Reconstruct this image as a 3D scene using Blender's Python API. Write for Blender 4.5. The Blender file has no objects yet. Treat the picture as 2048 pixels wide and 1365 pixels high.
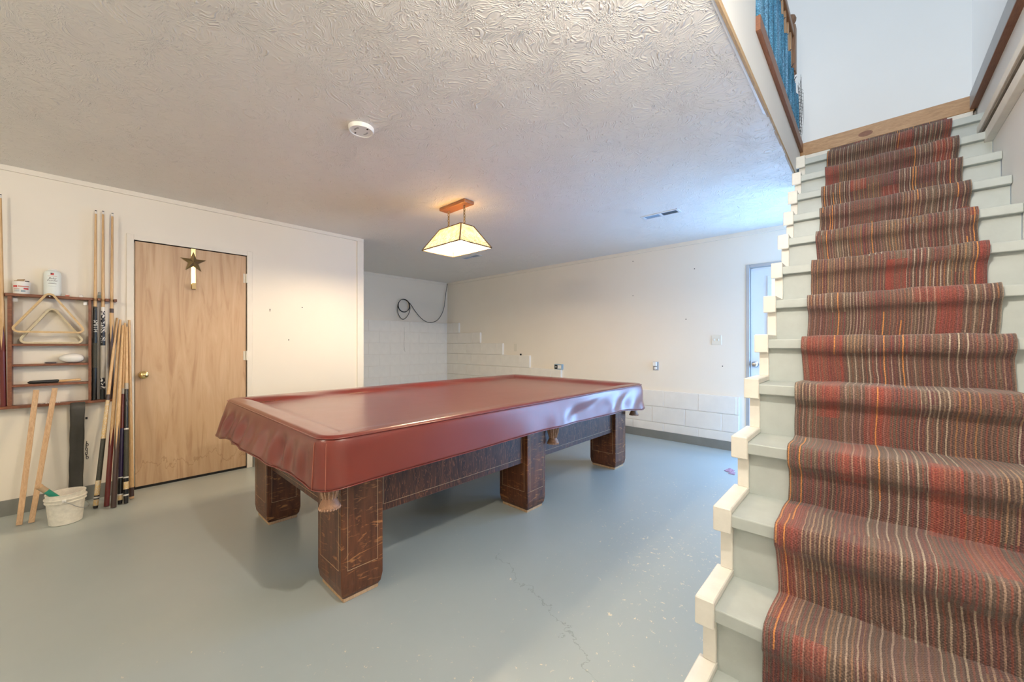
import bpy, bmesh, math, random
from mathutils import Vector, Matrix
random.seed(7)
SC = bpy.context.scene
COL = SC.collection
R = math.radians

# ------------------------------------------------------------------ camera
CAM_H = 1.195
cd = bpy.data.cameras.new('camera')
cam = bpy.data.objects.new('camera', cd)
COL.objects.link(cam)
cam.location = (0, 0, CAM_H)
cam.rotation_euler = (R(90), 0, R(42.8))
cd.sensor_width = 36
cd.lens = 771.7 / 2048 * 36
cd.shift_y = 6.5 / 2048
cd.clip_start = 0.05
SC.camera = cam

# ------------------------------------------------------------------ world and daylight
SC.view_settings.view_transform = 'Standard'
SC.view_settings.look = 'None'
SC.view_settings.gamma = 1
SC.view_settings.use_curve_mapping = False
SC.view_settings.exposure = 0.22
w = bpy.data.worlds.new('sky')
SC.world = w
w.use_nodes = True
bg = w.node_tree.nodes['Background']
bg.inputs[0].default_value = (0.62, 0.80, 1.0, 1)
bg.inputs[1].default_value = 2.2
SC.cycles.max_bounces = 10
SC.cycles.diffuse_bounces = 6
SC.cycles.glossy_bounces = 4
SC.cycles.transparent_max_bounces = 12
SC.cycles.sample_clamp_indirect = 6
SC.cycles.caustics_reflective = False
SC.cycles.caustics_refractive = False

def area(name, loc, rot, sx, sy, power, col):
    l = bpy.data.lights.new(name, 'AREA')
    l.shape = 'RECTANGLE'; l.size = sx; l.size_y = sy
    l.energy = power; l.color = col
    o = bpy.data.objects.new(name, l)
    o.location = loc; o.rotation_euler = rot
    COL.objects.link(o)
    return o
def point(name, loc, power, col, rad):
    l = bpy.data.lights.new(name, 'POINT')
    l.energy = power; l.color = col; l.shadow_soft_size = rad
    o = bpy.data.objects.new(name, l)
    o.location = loc
    COL.objects.link(o)
    return o
# daylight entering through the real window openings
area('daylight_upstairs_window', (-3.14, 2.6, 4.2), (R(90), 0, R(-90)), 2.4, 1.5, 36, (0.70, 0.85, 1.0))
area('daylight_basement_window', (0.46, 4.40, 1.05), (R(90), 0, R(90)), 0.86, 1.9, 40, (0.24, 0.52, 1.0))
area('daylight_back_door_glass', (-0.53, 4.89 + 0.105, 1.10), (R(90), 0, R(180)), 0.50, 1.62, 46, (0.24, 0.52, 1.0))
area('daylight_upstairs_front_window', (-0.0, -0.92, 4.2), (R(90), 0, 0), 0.8, 1.3, 30, (0.75, 0.87, 1.0))

# ------------------------------------------------------------------ dimensions
XL = -4.41          # left wall
XA = -6.33          # alcove wall
YB = 4.89           # back wall
YE = 2.16           # end of left wall
H = 2.44            # basement ceiling
YF = -2.6           # wall behind the camera
XS = -0.405         # stairwell edge
XR = 0.50           # stair wall
FU = 2.77           # upper floor
HU = 5.1            # upper ceiling
YU = 4.75           # upper far wall

# ------------------------------------------------------------------ materials
def new_mat(name):
    m = bpy.data.materials.new(name); m.use_nodes = True
    nt = m.node_tree
    return m, nt, nt.nodes['Principled BSDF']
def N(nt, t, **kw):
    n = nt.nodes.new(t)
    for k, v in kw.items():
        if k.startswith('i_'):
            n.inputs[k[2:].replace('_', ' ')].default_value = v
        else:
            setattr(n, k, v)
    return n
def col4(c): return (c[0], c[1], c[2], 1)
def ramp(nt, fac, stops):
    r = nt.nodes.new('ShaderNodeValToRGB')
    el = r.color_ramp.elements
    while len(el) < len(stops): el.new(0.5)
    for e, (p, c) in zip(el, stops):
        e.position = p; e.color = col4(c)
    nt.links.new(fac, r.inputs[0])
    return r.outputs[0]
def mathn(nt, op, a, b=None, c=None):
    n = nt.nodes.new('ShaderNodeMath'); n.operation = op
    for i, v in enumerate((a, b, c)):
        if v is None: continue
        if isinstance(v, (int, float)): n.inputs[i].default_value = v
        else: nt.links.new(v, n.inputs[i])
    return n.outputs[0]
def mixc(nt, fac, a, b):
    n = nt.nodes.new('ShaderNodeMix'); n.data_type = 'RGBA'
    for i, v in ((0, fac), (6, a), (7, b)):
        if isinstance(v, tuple): n.inputs[i].default_value = col4(v)
        elif isinstance(v, (int, float)): n.inputs[i].default_value = v
        else: nt.links.new(v, n.inputs[i])
    return n.outputs[2]
def coords(nt, scale=(1, 1, 1), kind='Object', rot=(0, 0, 0)):
    tc = nt.nodes.new('ShaderNodeTexCoord'); mp = nt.nodes.new('ShaderNodeMapping')
    mp.inputs['Scale'].default_value = scale
    mp.inputs['Rotation'].default_value = rot
    nt.links.new(tc.outputs[kind], mp.inputs[0])
    return mp.outputs[0]
def noise(nt, vec, scale, detail=3, rough=0.5, dist=0.0):
    n = nt.nodes.new('ShaderNodeTexNoise')
    n.inputs['Scale'].default_value = scale; n.inputs['Detail'].default_value = detail
    n.inputs['Roughness'].default_value = rough; n.inputs['Distortion'].default_value = dist
    if vec is not None: nt.links.new(vec, n.inputs['Vector'])
    return n.outputs[0]
def bump(nt, bsdf, h, strength, dist):
    b = nt.nodes.new('ShaderNodeBump')
    b.inputs['Strength'].default_value = strength; b.inputs['Distance'].default_value = dist
    nt.links.new(h, b.inputs['Height']); nt.links.new(b.outputs[0], bsdf.inputs['Normal'])

def plain(name, c, rough=0.5, metal=0.0, var=0.06, spec=0.5, bmp=0.0, scale=6):
    m, nt, b = new_mat(name)
    v = coords(nt)
    f = noise(nt, v, scale, 4, 0.6)
    lo = tuple(max(0, x * (1 - var)) for x in c); hi = tuple(min(1, x * (1 + var)) for x in c)
    nt.links.new(ramp(nt, f, [(0.3, lo), (0.7, hi)]), b.inputs['Base Color'])
    b.inputs['Roughness'].default_value = rough; b.inputs['Metallic'].default_value = metal
    b.inputs['Specular IOR Level'].default_value = spec
    if bmp: bump(nt, b, noise(nt, v, 140, 3), bmp, 0.003)
    return m
def wood(name, a, c, grain=(1, 1, 1), rough=0.4, scale=8, dist=1.5, bmp=0.1):
    m, nt, b = new_mat(name)
    v = coords(nt, grain)
    f = noise(nt, v, scale, 6, 0.6, dist)
    g = noise(nt, v, scale * 5, 3, 0.5, 0.4)
    k = mathn(nt, 'ADD', mathn(nt, 'MULTIPLY', f, 0.7), mathn(nt, 'MULTIPLY', g, 0.3))
    nt.links.new(ramp(nt, k, [(0.33, a), (0.66, c)]), b.inputs['Base Color'])
    b.inputs['Roughness'].default_value = rough
    bump(nt, b, g, bmp, 0.002)
    return m
def glow(name, c, s):
    m, nt, b = new_mat(name)
    b.inputs['Base Color'].default_value = col4(c)
    b.inputs['Emission Color'].default_value = col4(c); b.inputs['Emission Strength'].default_value = s
    return m

WALLC = (0.82, 0.765, 0.67)
M = {}
M['wall'] = plain('painted_wall', WALLC, 0.55, var=0.02, scale=1.2, bmp=0.05)
M['wall_up'] = plain('upper_wall_paint', (0.84, 0.85, 0.85), 0.6, var=0.015, scale=1.0)
M['block'] = plain('painted_block', (0.80, 0.775, 0.72), 0.55, var=0.03, scale=9, bmp=0.25)
M['mortar'] = plain('painted_mortar', (0.78, 0.75, 0.69), 0.7, var=0.03, bmp=0.2)
M['cream'] = plain('cream_trim', (0.85, 0.825, 0.76), 0.45, var=0.05, scale=14, bmp=0.1)
M['crown'] = plain('crown_paint', (0.80, 0.75, 0.66), 0.5, var=0.03)
M['greyboard'] = plain('grey_baseboard', (0.20, 0.205, 0.19), 0.4, var=0.08)
M['stair'] = plain('grey_stair_paint', (0.50, 0.545, 0.53), 0.42, var=0.06, scale=10, bmp=0.08)
M['white'] = plain('white_plastic', (0.82, 0.81, 0.78), 0.35, var=0.02)
M['ivory'] = plain('ivory_plastic', (0.74, 0.70, 0.60), 0.4, var=0.02)
M['black'] = plain('black_plastic', (0.012, 0.012, 0.013), 0.4)
M['brass'] = plain('brass', (0.80, 0.62, 0.28), 0.22, 1.0, 0.05)
M['bronze'] = plain('aged_bronze', (0.30, 0.22, 0.11), 0.4, 0.9, 0.2)
M['steel'] = plain('steel', (0.55, 0.55, 0.56), 0.3, 1.0)
M['greymetal'] = plain('grey_metal_frame', (0.42, 0.44, 0.46), 0.45, 0.3)
M['doorwhite'] = plain('white_steel_door', (0.74, 0.80, 0.86), 0.45, var=0.01)
M['pine'] = wood('pine', (0.36, 0.20, 0.09), (0.58, 0.36, 0.19), (1.2, 9, 9), 0.45)
M['brownboard'] = wood('brown_board', (0.17, 0.06, 0.025), (0.27, 0.11, 0.05), (8, 1, 8), 0.45)
M['tanboard'] = wood('tan_edge', (0.38, 0.26, 0.14), (0.55, 0.40, 0.24), (8, 1, 8), 0.7)
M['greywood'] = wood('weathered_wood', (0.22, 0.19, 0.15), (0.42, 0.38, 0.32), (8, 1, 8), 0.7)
M['rawwood'] = wood('raw_wood', (0.45, 0.27, 0.14), (0.66, 0.45, 0.27), (8, 8, 0.8), 0.6)
M['rackwood'] = wood('rack_wood', (0.13, 0.042, 0.018), (0.25, 0.09, 0.042), (6, 2, 6), 0.4)
M['maple'] = wood('maple', (0.50, 0.30, 0.13), (0.70, 0.47, 0.24), (9, 9, 0.7), 0.3, bmp=0.02)
M['trianglewood'] = wood('triangle_wood', (0.50, 0.33, 0.15), (0.68, 0.49, 0.26), (4, 4, 4), 0.35)
M['triangleback'] = wood('triangle_pale', (0.55, 0.47, 0.30), (0.68, 0.60, 0.42), (4, 4, 4), 0.4)
M['balusterwood'] = wood('baluster_wood', (0.38, 0.22, 0.11), (0.55, 0.36, 0.20), (8, 8, 1), 0.4)
M['newelwood'] = wood('newel_wood', (0.16, 0.085, 0.045), (0.30, 0.17, 0.10), (8, 8, 1), 0.4)
M['canopywood'] = wood('canopy_wood', (0.20, 0.075, 0.03), (0.33, 0.14, 0.06), (2, 10, 10), 0.45)
M['leather'] = plain('dark_leather', (0.045, 0.042, 0.035), 0.55, var=0.25, bmp=0.3)
M['pocket'] = plain('pocket_leather', (0.36, 0.19, 0.11), 0.5, var=0.35, scale=60)
M['pocketrim'] = plain('pocket_rim', (0.44, 0.26, 0.17), 0.5, var=0.4, scale=90)
M['inlay'] = plain('inlay_string', (0.52, 0.36, 0.20), 0.4)
M['dark'] = plain('dark_shadow_gap', (0.01, 0.01, 0.01), 0.9)
M['red'] = plain('red_print', (0.55, 0.05, 0.05), 0.4)
M['bluegrey'] = plain('blue_grey_print', (0.30, 0.38, 0.42), 0.4)
M['ink'] = plain('dark_ink', (0.06, 0.05, 0.06), 0.5)
M['bottle'] = plain('bottle_plastic', (0.74, 0.80, 0.78), 0.35, var=0.02)
M['green'] = plain('green_sleeve', (0.02, 0.25, 0.18), 0.35, var=0.2)
M['kraft'] = plain('kraft_card', (0.45, 0.33, 0.21), 0.7)
M['chalkred'] = plain('chalk_red', (0.55, 0.18, 0.12), 0.6)
M['chalkpale'] = plain('chalk_pale', (0.75, 0.70, 0.66), 0.6)
M['bluechalk'] = plain('blue_grey_chalk', (0.35, 0.42, 0.42), 0.6)
M['cable'] = plain('black_cable', (0.015, 0.014, 0.014), 0.45)
M['string'] = plain('grey_string', (0.30, 0.28, 0.25), 0.8)
M['ventmetal'] = plain('vent_white', (0.70, 0.72, 0.74), 0.4)
M['ventblue'] = plain('vent_blue_shutter', (0.30, 0.42, 0.52), 0.5)
M['ventdark'] = plain('vent_dark', (0.06, 0.085, 0.10), 0.7)
M['pink'] = plain('pink_litter', (0.45, 0.28, 0.40), 0.4, var=0.5, scale=90)
M['glassframe'] = plain('lamp_came', (0.14, 0.085, 0.045), 0.4, 0.6)
M['bulb'] = glow('lit_bulb', (1.0, 0.78, 0.50), 1050)
M['bulb_plain'] = glow('lit_ceiling_bulb', (1.0, 0.90, 0.76), 1450)
M['bulb_fill'] = glow('lit_fill_bulb', (1.0, 0.88, 0.72), 930)  # for the two unseen bulbs added to fill the room with light
M['wire'] = plain('wire', (0.06, 0.06, 0.06), 0.5, 0.7)

def mat_glass():
    m = bpy.data.materials.new('clear_pane'); m.use_nodes = True
    nt = m.node_tree; nt.nodes.remove(nt.nodes['Principled BSDF'])
    t = nt.nodes.new('ShaderNodeBsdfTransparent'); g = nt.nodes.new('ShaderNodeBsdfGlossy')
    g.inputs['Roughness'].default_value = 0.03
    mx = nt.nodes.new('ShaderNodeMixShader'); mx.inputs[0].default_value = 0.08
    nt.links.new(t.outputs[0], mx.inputs[1]); nt.links.new(g.outputs[0], mx.inputs[2])
    nt.links.new(mx.outputs[0], nt.nodes['Material Output'].inputs[0])
    return m
M['glass'] = mat_glass()

def mat_floor():
    m, nt, b = new_mat('painted_concrete_floor')
    v = coords(nt)
    n1 = noise(nt, v, 0.9, 5, 0.6)
    base = ramp(nt, n1, [(0.25, (0.385, 0.435, 0.425)), (0.75, (0.44, 0.485, 0.47))])
    chip = noise(nt, v, 34, 5, 0.75, 0.6)
    area_ = noise(nt, v, 1.1, 2, 0.5)
    sep = nt.nodes.new('ShaderNodeSeparateXYZ'); nt.links.new(v, sep.inputs[0])
    # worn walkway beside the stairs: chips get denser with X
    wx = nt.nodes.new('ShaderNodeMapRange')
    nt.links.new(sep.outputs[0], wx.inputs[0])
    wx.inputs[1].default_value = -2.2; wx.inputs[2].default_value = -0.7
    wx.inputs[3].default_value = -0.05; wx.inputs[4].default_value = 0.05
    s = mathn(nt, 'ADD', mathn(nt, 'ADD', chip, mathn(nt, 'MULTIPLY', area_, 0.22)), wx.outputs[0])
    cm = nt.nodes.new('ShaderNodeMapRange')
    nt.links.new(s, cm.inputs[0]); cm.inputs[1].default_value = 0.775; cm.inputs[2].default_value = 0.80
    c1 = mixc(nt, cm.outputs[0], base, (0.80, 0.70, 0.52))
    # dark specks
    sp = noise(nt, v, 160, 2, 0.5)
    sm = nt.nodes.new('ShaderNodeMapRange'); nt.links.new(sp, sm.inputs[0])
    sm.inputs[1].default_value = 0.80; sm.inputs[2].default_value = 0.82
    c2 = mixc(nt, mathn(nt, 'MULTIPLY', sm.outputs[0], 0.5), c1, (0.12, 0.11, 0.09))
    # one hairline crack running across, limited in X
    cn = noise(nt, v, 3.2, 6, 0.62)
    line = mathn(nt, 'ADD', mathn(nt, 'SUBTRACT', sep.outputs[1], mathn(nt, 'MULTIPLY', sep.outputs[0], -0.42)),
                 mathn(nt, 'MULTIPLY', mathn(nt, 'SUBTRACT', cn, 0.5), 0.5))
    dl = mathn(nt, 'ABSOLUTE', mathn(nt, 'SUBTRACT', line, 0.92))
    cr = mathn(nt, 'LESS_THAN', dl, 0.0028)
    inx = mathn(nt, 'MULTIPLY', mathn(nt, 'GREATER_THAN', sep.outputs[0], -1.55), mathn(nt, 'LESS_THAN', sep.outputs[0], -0.3))
    c3 = mixc(nt, mathn(nt, 'MULTIPLY', mathn(nt, 'MULTIPLY', cr, inx), 0.35), c2, (0.13, 0.13, 0.11))
    nt.links.new(c3, b.inputs['Base Color'])
    b.inputs['Roughness'].default_value = 0.30
    return m
M['floor'] = mat_floor()

def mat_ceiling():
    m, nt, b = new_mat('stomped_texture_ceiling')
    v = coords(nt)
    b.inputs['Base Color'].default_value = (0.80, 0.775, 0.73, 1)
    b.inputs['Roughness'].default_value = 0.55
    big = noise(nt, v, 2.2, 2, 0.5)
    warp = nt.nodes.new('ShaderNodeTexNoise'); warp.inputs['Scale'].default_value = 5
    nt.links.new(v, warp.inputs['Vector'])
    mx = nt.nodes.new('ShaderNodeVectorMath'); mx.operation = 'MULTIPLY_ADD'
    nt.links.new(warp.outputs[1], mx.inputs[0]); mx.inputs[1].default_value = (0.35, 0.35, 0); nt.links.new(v, mx.inputs[2])
    n = nt.nodes.new('ShaderNodeTexNoise'); n.noise_type = 'RIDGED_MULTIFRACTAL'
    n.inputs['Scale'].default_value = 85; n.inputs['Detail'].default_value = 2.0; n.inputs['Distortion'].default_value = 0.5
    nt.links.new(mx.outputs[0], n.inputs['Vector'])
    h = mathn(nt, 'MULTIPLY', n.outputs[0], mathn(nt, 'ADD', mathn(nt, 'MULTIPLY', big, 0.9), 0.5))
    h = mathn(nt, 'ADD', h, mathn(nt, 'MULTIPLY', noise(nt, v, 3.0, 2), 2.5))
    bump(nt, b, h, 1.0, 0.0065)
    return m
M['ceiling'] = mat_ceiling()

def mat_door():
    m, nt, b = new_mat('birch_veneer_door')
    v = coords(nt, (1, 5.5, 0.55))
    f = noise(nt, v, 2.6, 5, 0.55, 1.6)
    c = ramp(nt, f, [(0.28, (0.41, 0.245, 0.135)), (0.46, (0.56, 0.375, 0.225)), (0.7, (0.63, 0.445, 0.28))])
    g = noise(nt, coords(nt, (1, 40, 1.5)), 3, 3)
    c = mixc(nt, mathn(nt, 'MULTIPLY', g, 0.25), c, (0.40, 0.25, 0.14))
    # water stain with its own outline at the foot of the door
    sep = nt.nodes.new('ShaderNodeSeparateXYZ'); nt.links.new(coords(nt), sep.inputs[0])
    sn = noise(nt, coords(nt, (1, 7, 3)), 1.6, 4, 0.55)
    edge = mathn(nt, 'ABSOLUTE', mathn(nt, 'SUBTRACT', mathn(nt, 'SUBTRACT', sep.outputs[2], mathn(nt, 'MULTIPLY', sn, 0.55)), -0.10))
    st = mathn(nt, 'LESS_THAN', edge, 0.008)
    c = mixc(nt, mathn(nt, 'MULTIPLY', st, 0.35), c, (0.25, 0.13, 0.05))
    nt.links.new(c, b.inputs['Base Color'])
    b.inputs['Roughness'].default_value = 0.42
    return m
M['door'] = mat_door()

def mat_oak():
    m, nt, b = new_mat('dark_quartersawn_oak')
    v = coords(nt, (9, 9, 1.3))
    f = noise(nt, v, 3.0, 5, 0.6, 0.8)
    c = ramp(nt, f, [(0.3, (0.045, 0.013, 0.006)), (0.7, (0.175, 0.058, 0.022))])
    fl = noise(nt, coords(nt, (3.2, 3.2, 13)), 2.0, 4, 0.6, 2.6)
    fm = nt.nodes.new('ShaderNodeMapRange'); nt.links.new(fl, fm.inputs[0])
    fm.inputs[1].default_value = 0.57; fm.inputs[2].default_value = 0.68
    c = mixc(nt, mathn(nt, 'MULTIPLY', fm.outputs[0], 0.85), c, (0.42, 0.18, 0.06))
    nt.links.new(c, b.inputs['Base Color'])
    b.inputs['Roughness'].default_value = 0.33
    bump(nt, b, noise(nt, coords(nt, (30, 30, 2)), 6, 3), 0.12, 0.002)
    return m
M['oak'] = mat_oak()
def mat_oak_h():
    m, nt, b = new_mat('dark_oak_apron')
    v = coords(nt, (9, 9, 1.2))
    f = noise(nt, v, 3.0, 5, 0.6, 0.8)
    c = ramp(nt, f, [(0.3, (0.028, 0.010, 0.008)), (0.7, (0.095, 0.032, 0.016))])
    fl = noise(nt, coords(nt, (16, 16, 2.2)), 2.0, 3, 0.6, 0.8)
    ln = mathn(nt, 'ABSOLUTE', mathn(nt, 'SUBTRACT', mathn(nt, 'FRACT', mathn(nt, 'MULTIPLY', fl, 7.0)), 0.5))
    fm = nt.nodes.new('ShaderNodeMapRange'); nt.links.new(ln, fm.inputs[0])
    fm.inputs[1].default_value = 0.10; fm.inputs[2].default_value = 0.02
    c = mixc(nt, mathn(nt, 'MULTIPLY', fm.outputs[0], 0.75), c, (0.30, 0.11, 0.045))
    nt.links.new(c, b.inputs['Base Color'])
    b.inputs['Roughness'].default_value = 0.33
    return m
M['oak_apron'] = mat_oak_h()

def mat_vinyl():
    m, nt, b = new_mat('oxblood_vinyl')
    v = coords(nt)
    f = noise(nt, v, 1.4, 4, 0.55)
    c = ramp(nt, f, [(0.3, (0.160, 0.020, 0.013)), (0.7, (0.190, 0.030, 0.019))])
    sc = noise(nt, coords(nt, (2, 9, 2)), 9, 5, 0.7, 1.0)
    sm = nt.nodes.new('ShaderNodeMapRange'); nt.links.new(sc, sm.inputs[0])
    sm.inputs[1].default_value = 0.70; sm.inputs[2].default_value = 0.80
    c = mixc(nt, mathn(nt, 'MULTIPLY', sm.outputs[0], 0.35), c, (0.42, 0.22, 0.17))
    nt.links.new(c, b.inputs['Base Color'])
    b.inputs['Roughness'].default_value = 0.29
    b.inputs['Coat Weight'].default_value = 0.6
    b.inputs['Coat Roughness'].default_value = 0.27
    h = mathn(nt, 'ADD', mathn(nt, 'MULTIPLY', noise(nt, v, 5, 3), 1.0), mathn(nt, 'MULTIPLY', noise(nt, v, 300, 2), 0.05))
    bump(nt, b, h, 0.14, 0.012)
    return m
M['vinyl'] = mat_vinyl()
M['stitch'] = plain('stitch_thread', (0.40, 0.14, 0.09), 0.4)

def mat_carpet():
    m, nt, b = new_mat('striped_loop_carpet')
    uv = nt.nodes.new('ShaderNodeUVMap'); uv.uv_map = 'UVMap'
    sep = nt.nodes.new('ShaderNodeSeparateXYZ'); nt.links.new(uv.outputs[0], sep.inputs[0])
    u, vv = sep.outputs[0], sep.outputs[1]
    PITCH = 0.0054
    wob = mathn(nt, 'MULTIPLY', mathn(nt, 'SUBTRACT', noise(nt, uv.outputs[0], 14, 2), 0.5), 0.006)
    uu = mathn(nt, 'ADD', u, wob)
    row = mathn(nt, 'FLOOR', mathn(nt, 'DIVIDE', uu, PITCH))
    def white(a, bb):
        cmb = nt.nodes.new('ShaderNodeCombineXYZ')
        for i, s in enumerate((a, bb)):
            if isinstance(s, (int, float)): cmb.inputs[i].default_value = s
            else: nt.links.new(s, cmb.inputs[i])
        wn = nt.nodes.new('ShaderNodeTexWhiteNoise'); wn.noise_dimensions = '3D'
        nt.links.new(cmb.outputs[0], wn.inputs['Vector'])
        return wn.outputs[0]
    # block columns about 9 cm wide that change colour along the runner at different places
    blk = mathn(nt, 'FLOOR', mathn(nt, 'DIVIDE', mathn(nt, 'ADD', row, 0.5), 13.0))
    off = white(blk, 3.3)
    seg = mathn(nt, 'FLOOR', mathn(nt, 'ADD', mathn(nt, 'DIVIDE', vv, 0.31), mathn(nt, 'MULTIPLY', off, 7.0)))
    bt = white(blk, mathn(nt, 'ADD', seg, 40.0))
    fr2 = mathn(nt, 'FRACT', mathn(nt, 'DIVIDE', uu, PITCH * 2))
    even = mathn(nt, 'LESS_THAN', mathn(nt, 'ABSOLUTE', mathn(nt, 'SUBTRACT', fr2, 0.5)), 0.19)
    rsel = white(row, mathn(nt, 'ADD', seg, 11.0))
    rsel2 = white(mathn(nt, 'FLOOR', mathn(nt, 'DIVIDE', row, 4.0)), mathn(nt, 'FLOOR', mathn(nt, 'DIVIDE', vv, 0.5)))
    ground = ramp(nt, rsel2, [(0.0, (0.085, 0.052, 0.045)), (0.35, (0.115, 0.085, 0.068)), (0.65, (0.105, 0.050, 0.050)), (1.0, (0.125, 0.10, 0.075))])
    accent = ramp(nt, bt, [(0.0, (0.19, 0.055, 0.048)), (0.24, (0.21, 0.085, 0.055)), (0.42, (0.36, 0.30, 0.235)),
                           (0.56, (0.17, 0.045, 0.05)), (0.74, (0.37, 0.315, 0.245)), (1.0, (0.27, 0.13, 0.06))])
    accent2 = ramp(nt, white(blk, mathn(nt, 'ADD', seg, 66.0)), [(0.0, (0.16, 0.05, 0.045)), (0.3, (0.13, 0.075, 0.05)), (0.55, (0.19, 0.06, 0.045)), (0.8, (0.20, 0.15, 0.11)), (1.0, (0.26, 0.11, 0.05))])
    alt = mathn(nt, 'GREATER_THAN', mathn(nt, 'FRACT', mathn(nt, 'DIVIDE', uu, PITCH * 4)), 0.5)
    accent = mixc(nt, alt, accent, accent2)
    c = mixc(nt, mathn(nt, 'MULTIPLY', even, 0.9), ground, accent)
    # solid red blocks
    redm = mathn(nt, 'GREATER_THAN', white(blk, mathn(nt, 'ADD', seg, 90.0)), 0.85)
    c = mixc(nt, mathn(nt, 'MULTIPLY', redm, mathn(nt, 'ADD', mathn(nt, 'MULTIPLY', rsel, 0.5), 0.2)), c, (0.25, 0.050, 0.038))
    # single bright orange rows
    prow = mathn(nt, 'FLOOR', mathn(nt, 'DIVIDE', uu, PITCH * 2))
    orr = mathn(nt, 'GREATER_THAN', white(prow, mathn(nt, 'FLOOR', mathn(nt, 'ADD', mathn(nt, 'DIVIDE', vv, 0.62), mathn(nt, 'MULTIPLY', white(prow, 1.7), 5.0)))), 0.945)
    c = mixc(nt, mathn(nt, 'MULTIPLY', mathn(nt, 'MULTIPLY', orr, even), 0.9), c, (0.50, 0.21, 0.065))
    # loops
    lv = mathn(nt, 'SINE', mathn(nt, 'ADD', mathn(nt, 'MULTIPLY', vv, 2 * math.pi / 0.0075), mathn(nt, 'MULTIPLY', row, 2.1)))
    lu = mathn(nt, 'ABSOLUTE', mathn(nt, 'SINE', mathn(nt, 'MULTIPLY', uu, math.pi / PITCH)))
    loop = mathn(nt, 'MULTIPLY', lu, mathn(nt, 'ADD', mathn(nt, 'MULTIPLY', lv, 0.35), 0.65))
    fz = noise(nt, uv.outputs[0], 260, 3, 0.75)
    dk = mathn(nt, 'ADD', mathn(nt, 'MULTIPLY', fz, 3.2), -0.55)
    hsv = nt.nodes.new('ShaderNodeHueSaturation'); nt.links.new(c, hsv.inputs['Color'])
    nt.links.new(mathn(nt, 'MULTIPLY', dk, 1.35), hsv.inputs['Value'])
    nt.links.new(hsv.outputs[0], b.inputs['Base Color'])
    b.inputs['Roughness'].default_value = 0.95
    b.inputs['Specular IOR Level'].default_value = 0.1
    b.inputs['Sheen Weight'].default_value = 0.25
    bump(nt, b, mathn(nt, 'ADD', loop, mathn(nt, 'MULTIPLY', fz, 0.8)), 0.8, 0.003)
    return m
M['carpet'] = mat_carpet()

def mat_net():
    m, nt, b = new_mat('blue_knit')
    v = coords(nt)
    f = noise(nt, coords(nt, (1, 14, 1.2)), 2.2, 3, 0.5)
    c = ramp(nt, f, [(0.3, (0.02, 0.17, 0.28)), (0.5, (0.10, 0.38, 0.62)), (0.72, (0.32, 0.62, 0.90))])
    vo = nt.nodes.new('ShaderNodeTexVoronoi'); vo.inputs['Scale'].default_value = 130
    nt.links.new(v, vo.inputs['Vector'])
    d = ramp(nt, vo.outputs[0], [(0.15, (1, 1, 1)), (0.75, (0.25, 0.28, 0.34))])
    mx = nt.nodes.new('ShaderNodeMix'); mx.data_type = 'RGBA'; mx.blend_type = 'MULTIPLY'; mx.inputs[0].default_value = 0.8
    nt.links.new(c, mx.inputs[6]); nt.links.new(d, mx.inputs[7])
    nt.links.new(mx.outputs[2], b.inputs['Base Color'])
    b.inputs['Roughness'].default_value = 0.8
    bump(nt, b, vo.outputs[0], 0.6, 0.004)
    return m
M['net'] = mat_net()

def mat_shade():
    m = bpy.data.materials.new('lamp_glass_panel'); m.use_nodes = True
    nt = m.node_tree; nt.nodes.remove(nt.nodes['Principled BSDF'])
    v = coords(nt)
    st = noise(nt, coords(nt, (14, 14, 1.5)), 3.0, 3, 0.5, 0.6)
    c1 = ramp(nt, st, [(0.35, (0.84, 0.74, 0.48)), (0.6, (0.96, 0.93, 0.84))])
    vo = nt.nodes.new('ShaderNodeTexVoronoi'); vo.feature = 'DISTANCE_TO_EDGE'; vo.inputs['Scale'].default_value = 32
    nt.links.new(v, vo.inputs['Vector'])
    ln = mathn(nt, 'LESS_THAN', vo.outputs[0], 0.05)
    sep = nt.nodes.new('ShaderNodeSeparateXYZ'); nt.links.new(v, sep.inputs[0])
    low = mathn(nt, 'LESS_THAN', sep.outputs[2], 0.085)
    c2 = mixc(nt, mathn(nt, 'MULTIPLY', mathn(nt, 'MULTIPLY', ln, low), 0.7), c1, (0.25, 0.30, 0.28))
    d = nt.nodes.new('ShaderNodeBsdfDiffuse'); t = nt.nodes.new('ShaderNodeBsdfTranslucent')
    nt.links.new(c2, d.inputs[0]); nt.links.new(c2, t.inputs[0])
    mx = nt.nodes.new('ShaderNodeMixShader'); mx.inputs[0].default_value = 0.78
    nt.links.new(d.outputs[0], mx.inputs[1]); nt.links.new(t.outputs[0], mx.inputs[2])
    nt.links.new(mx.outputs[0], nt.nodes['Material Output'].inputs[0])
    return m
M['shade'] = mat_shade()
def mat_diffuser():  # invented lamp-top material that spreads a yellow glow on the ceiling
    m = bpy.data.materials.new('amber_glow_diffuser'); m.use_nodes = True
    nt = m.node_tree; nt.nodes.remove(nt.nodes['Principled BSDF'])
    f = noise(nt, coords(nt), 30, 3)
    c = ramp(nt, f, [(0.3, (1.0, 0.76, 0.40)), (0.7, (1.0, 0.82, 0.50))])
    t = nt.nodes.new('ShaderNodeBsdfTransparent'); g = nt.nodes.new('ShaderNodeBsdfTranslucent')
    nt.links.new(c, t.inputs[0]); nt.links.new(c, g.inputs[0])
    mx = nt.nodes.new('ShaderNodeMixShader'); mx.inputs[0].default_value = 0.82
    nt.links.new(t.outputs[0], mx.inputs[1]); nt.links.new(g.outputs[0], mx.inputs[2])
    nt.links.new(mx.outputs[0], nt.nodes['Material Output'].inputs[0])
    return m
M['diffuser'] = mat_diffuser()

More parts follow.
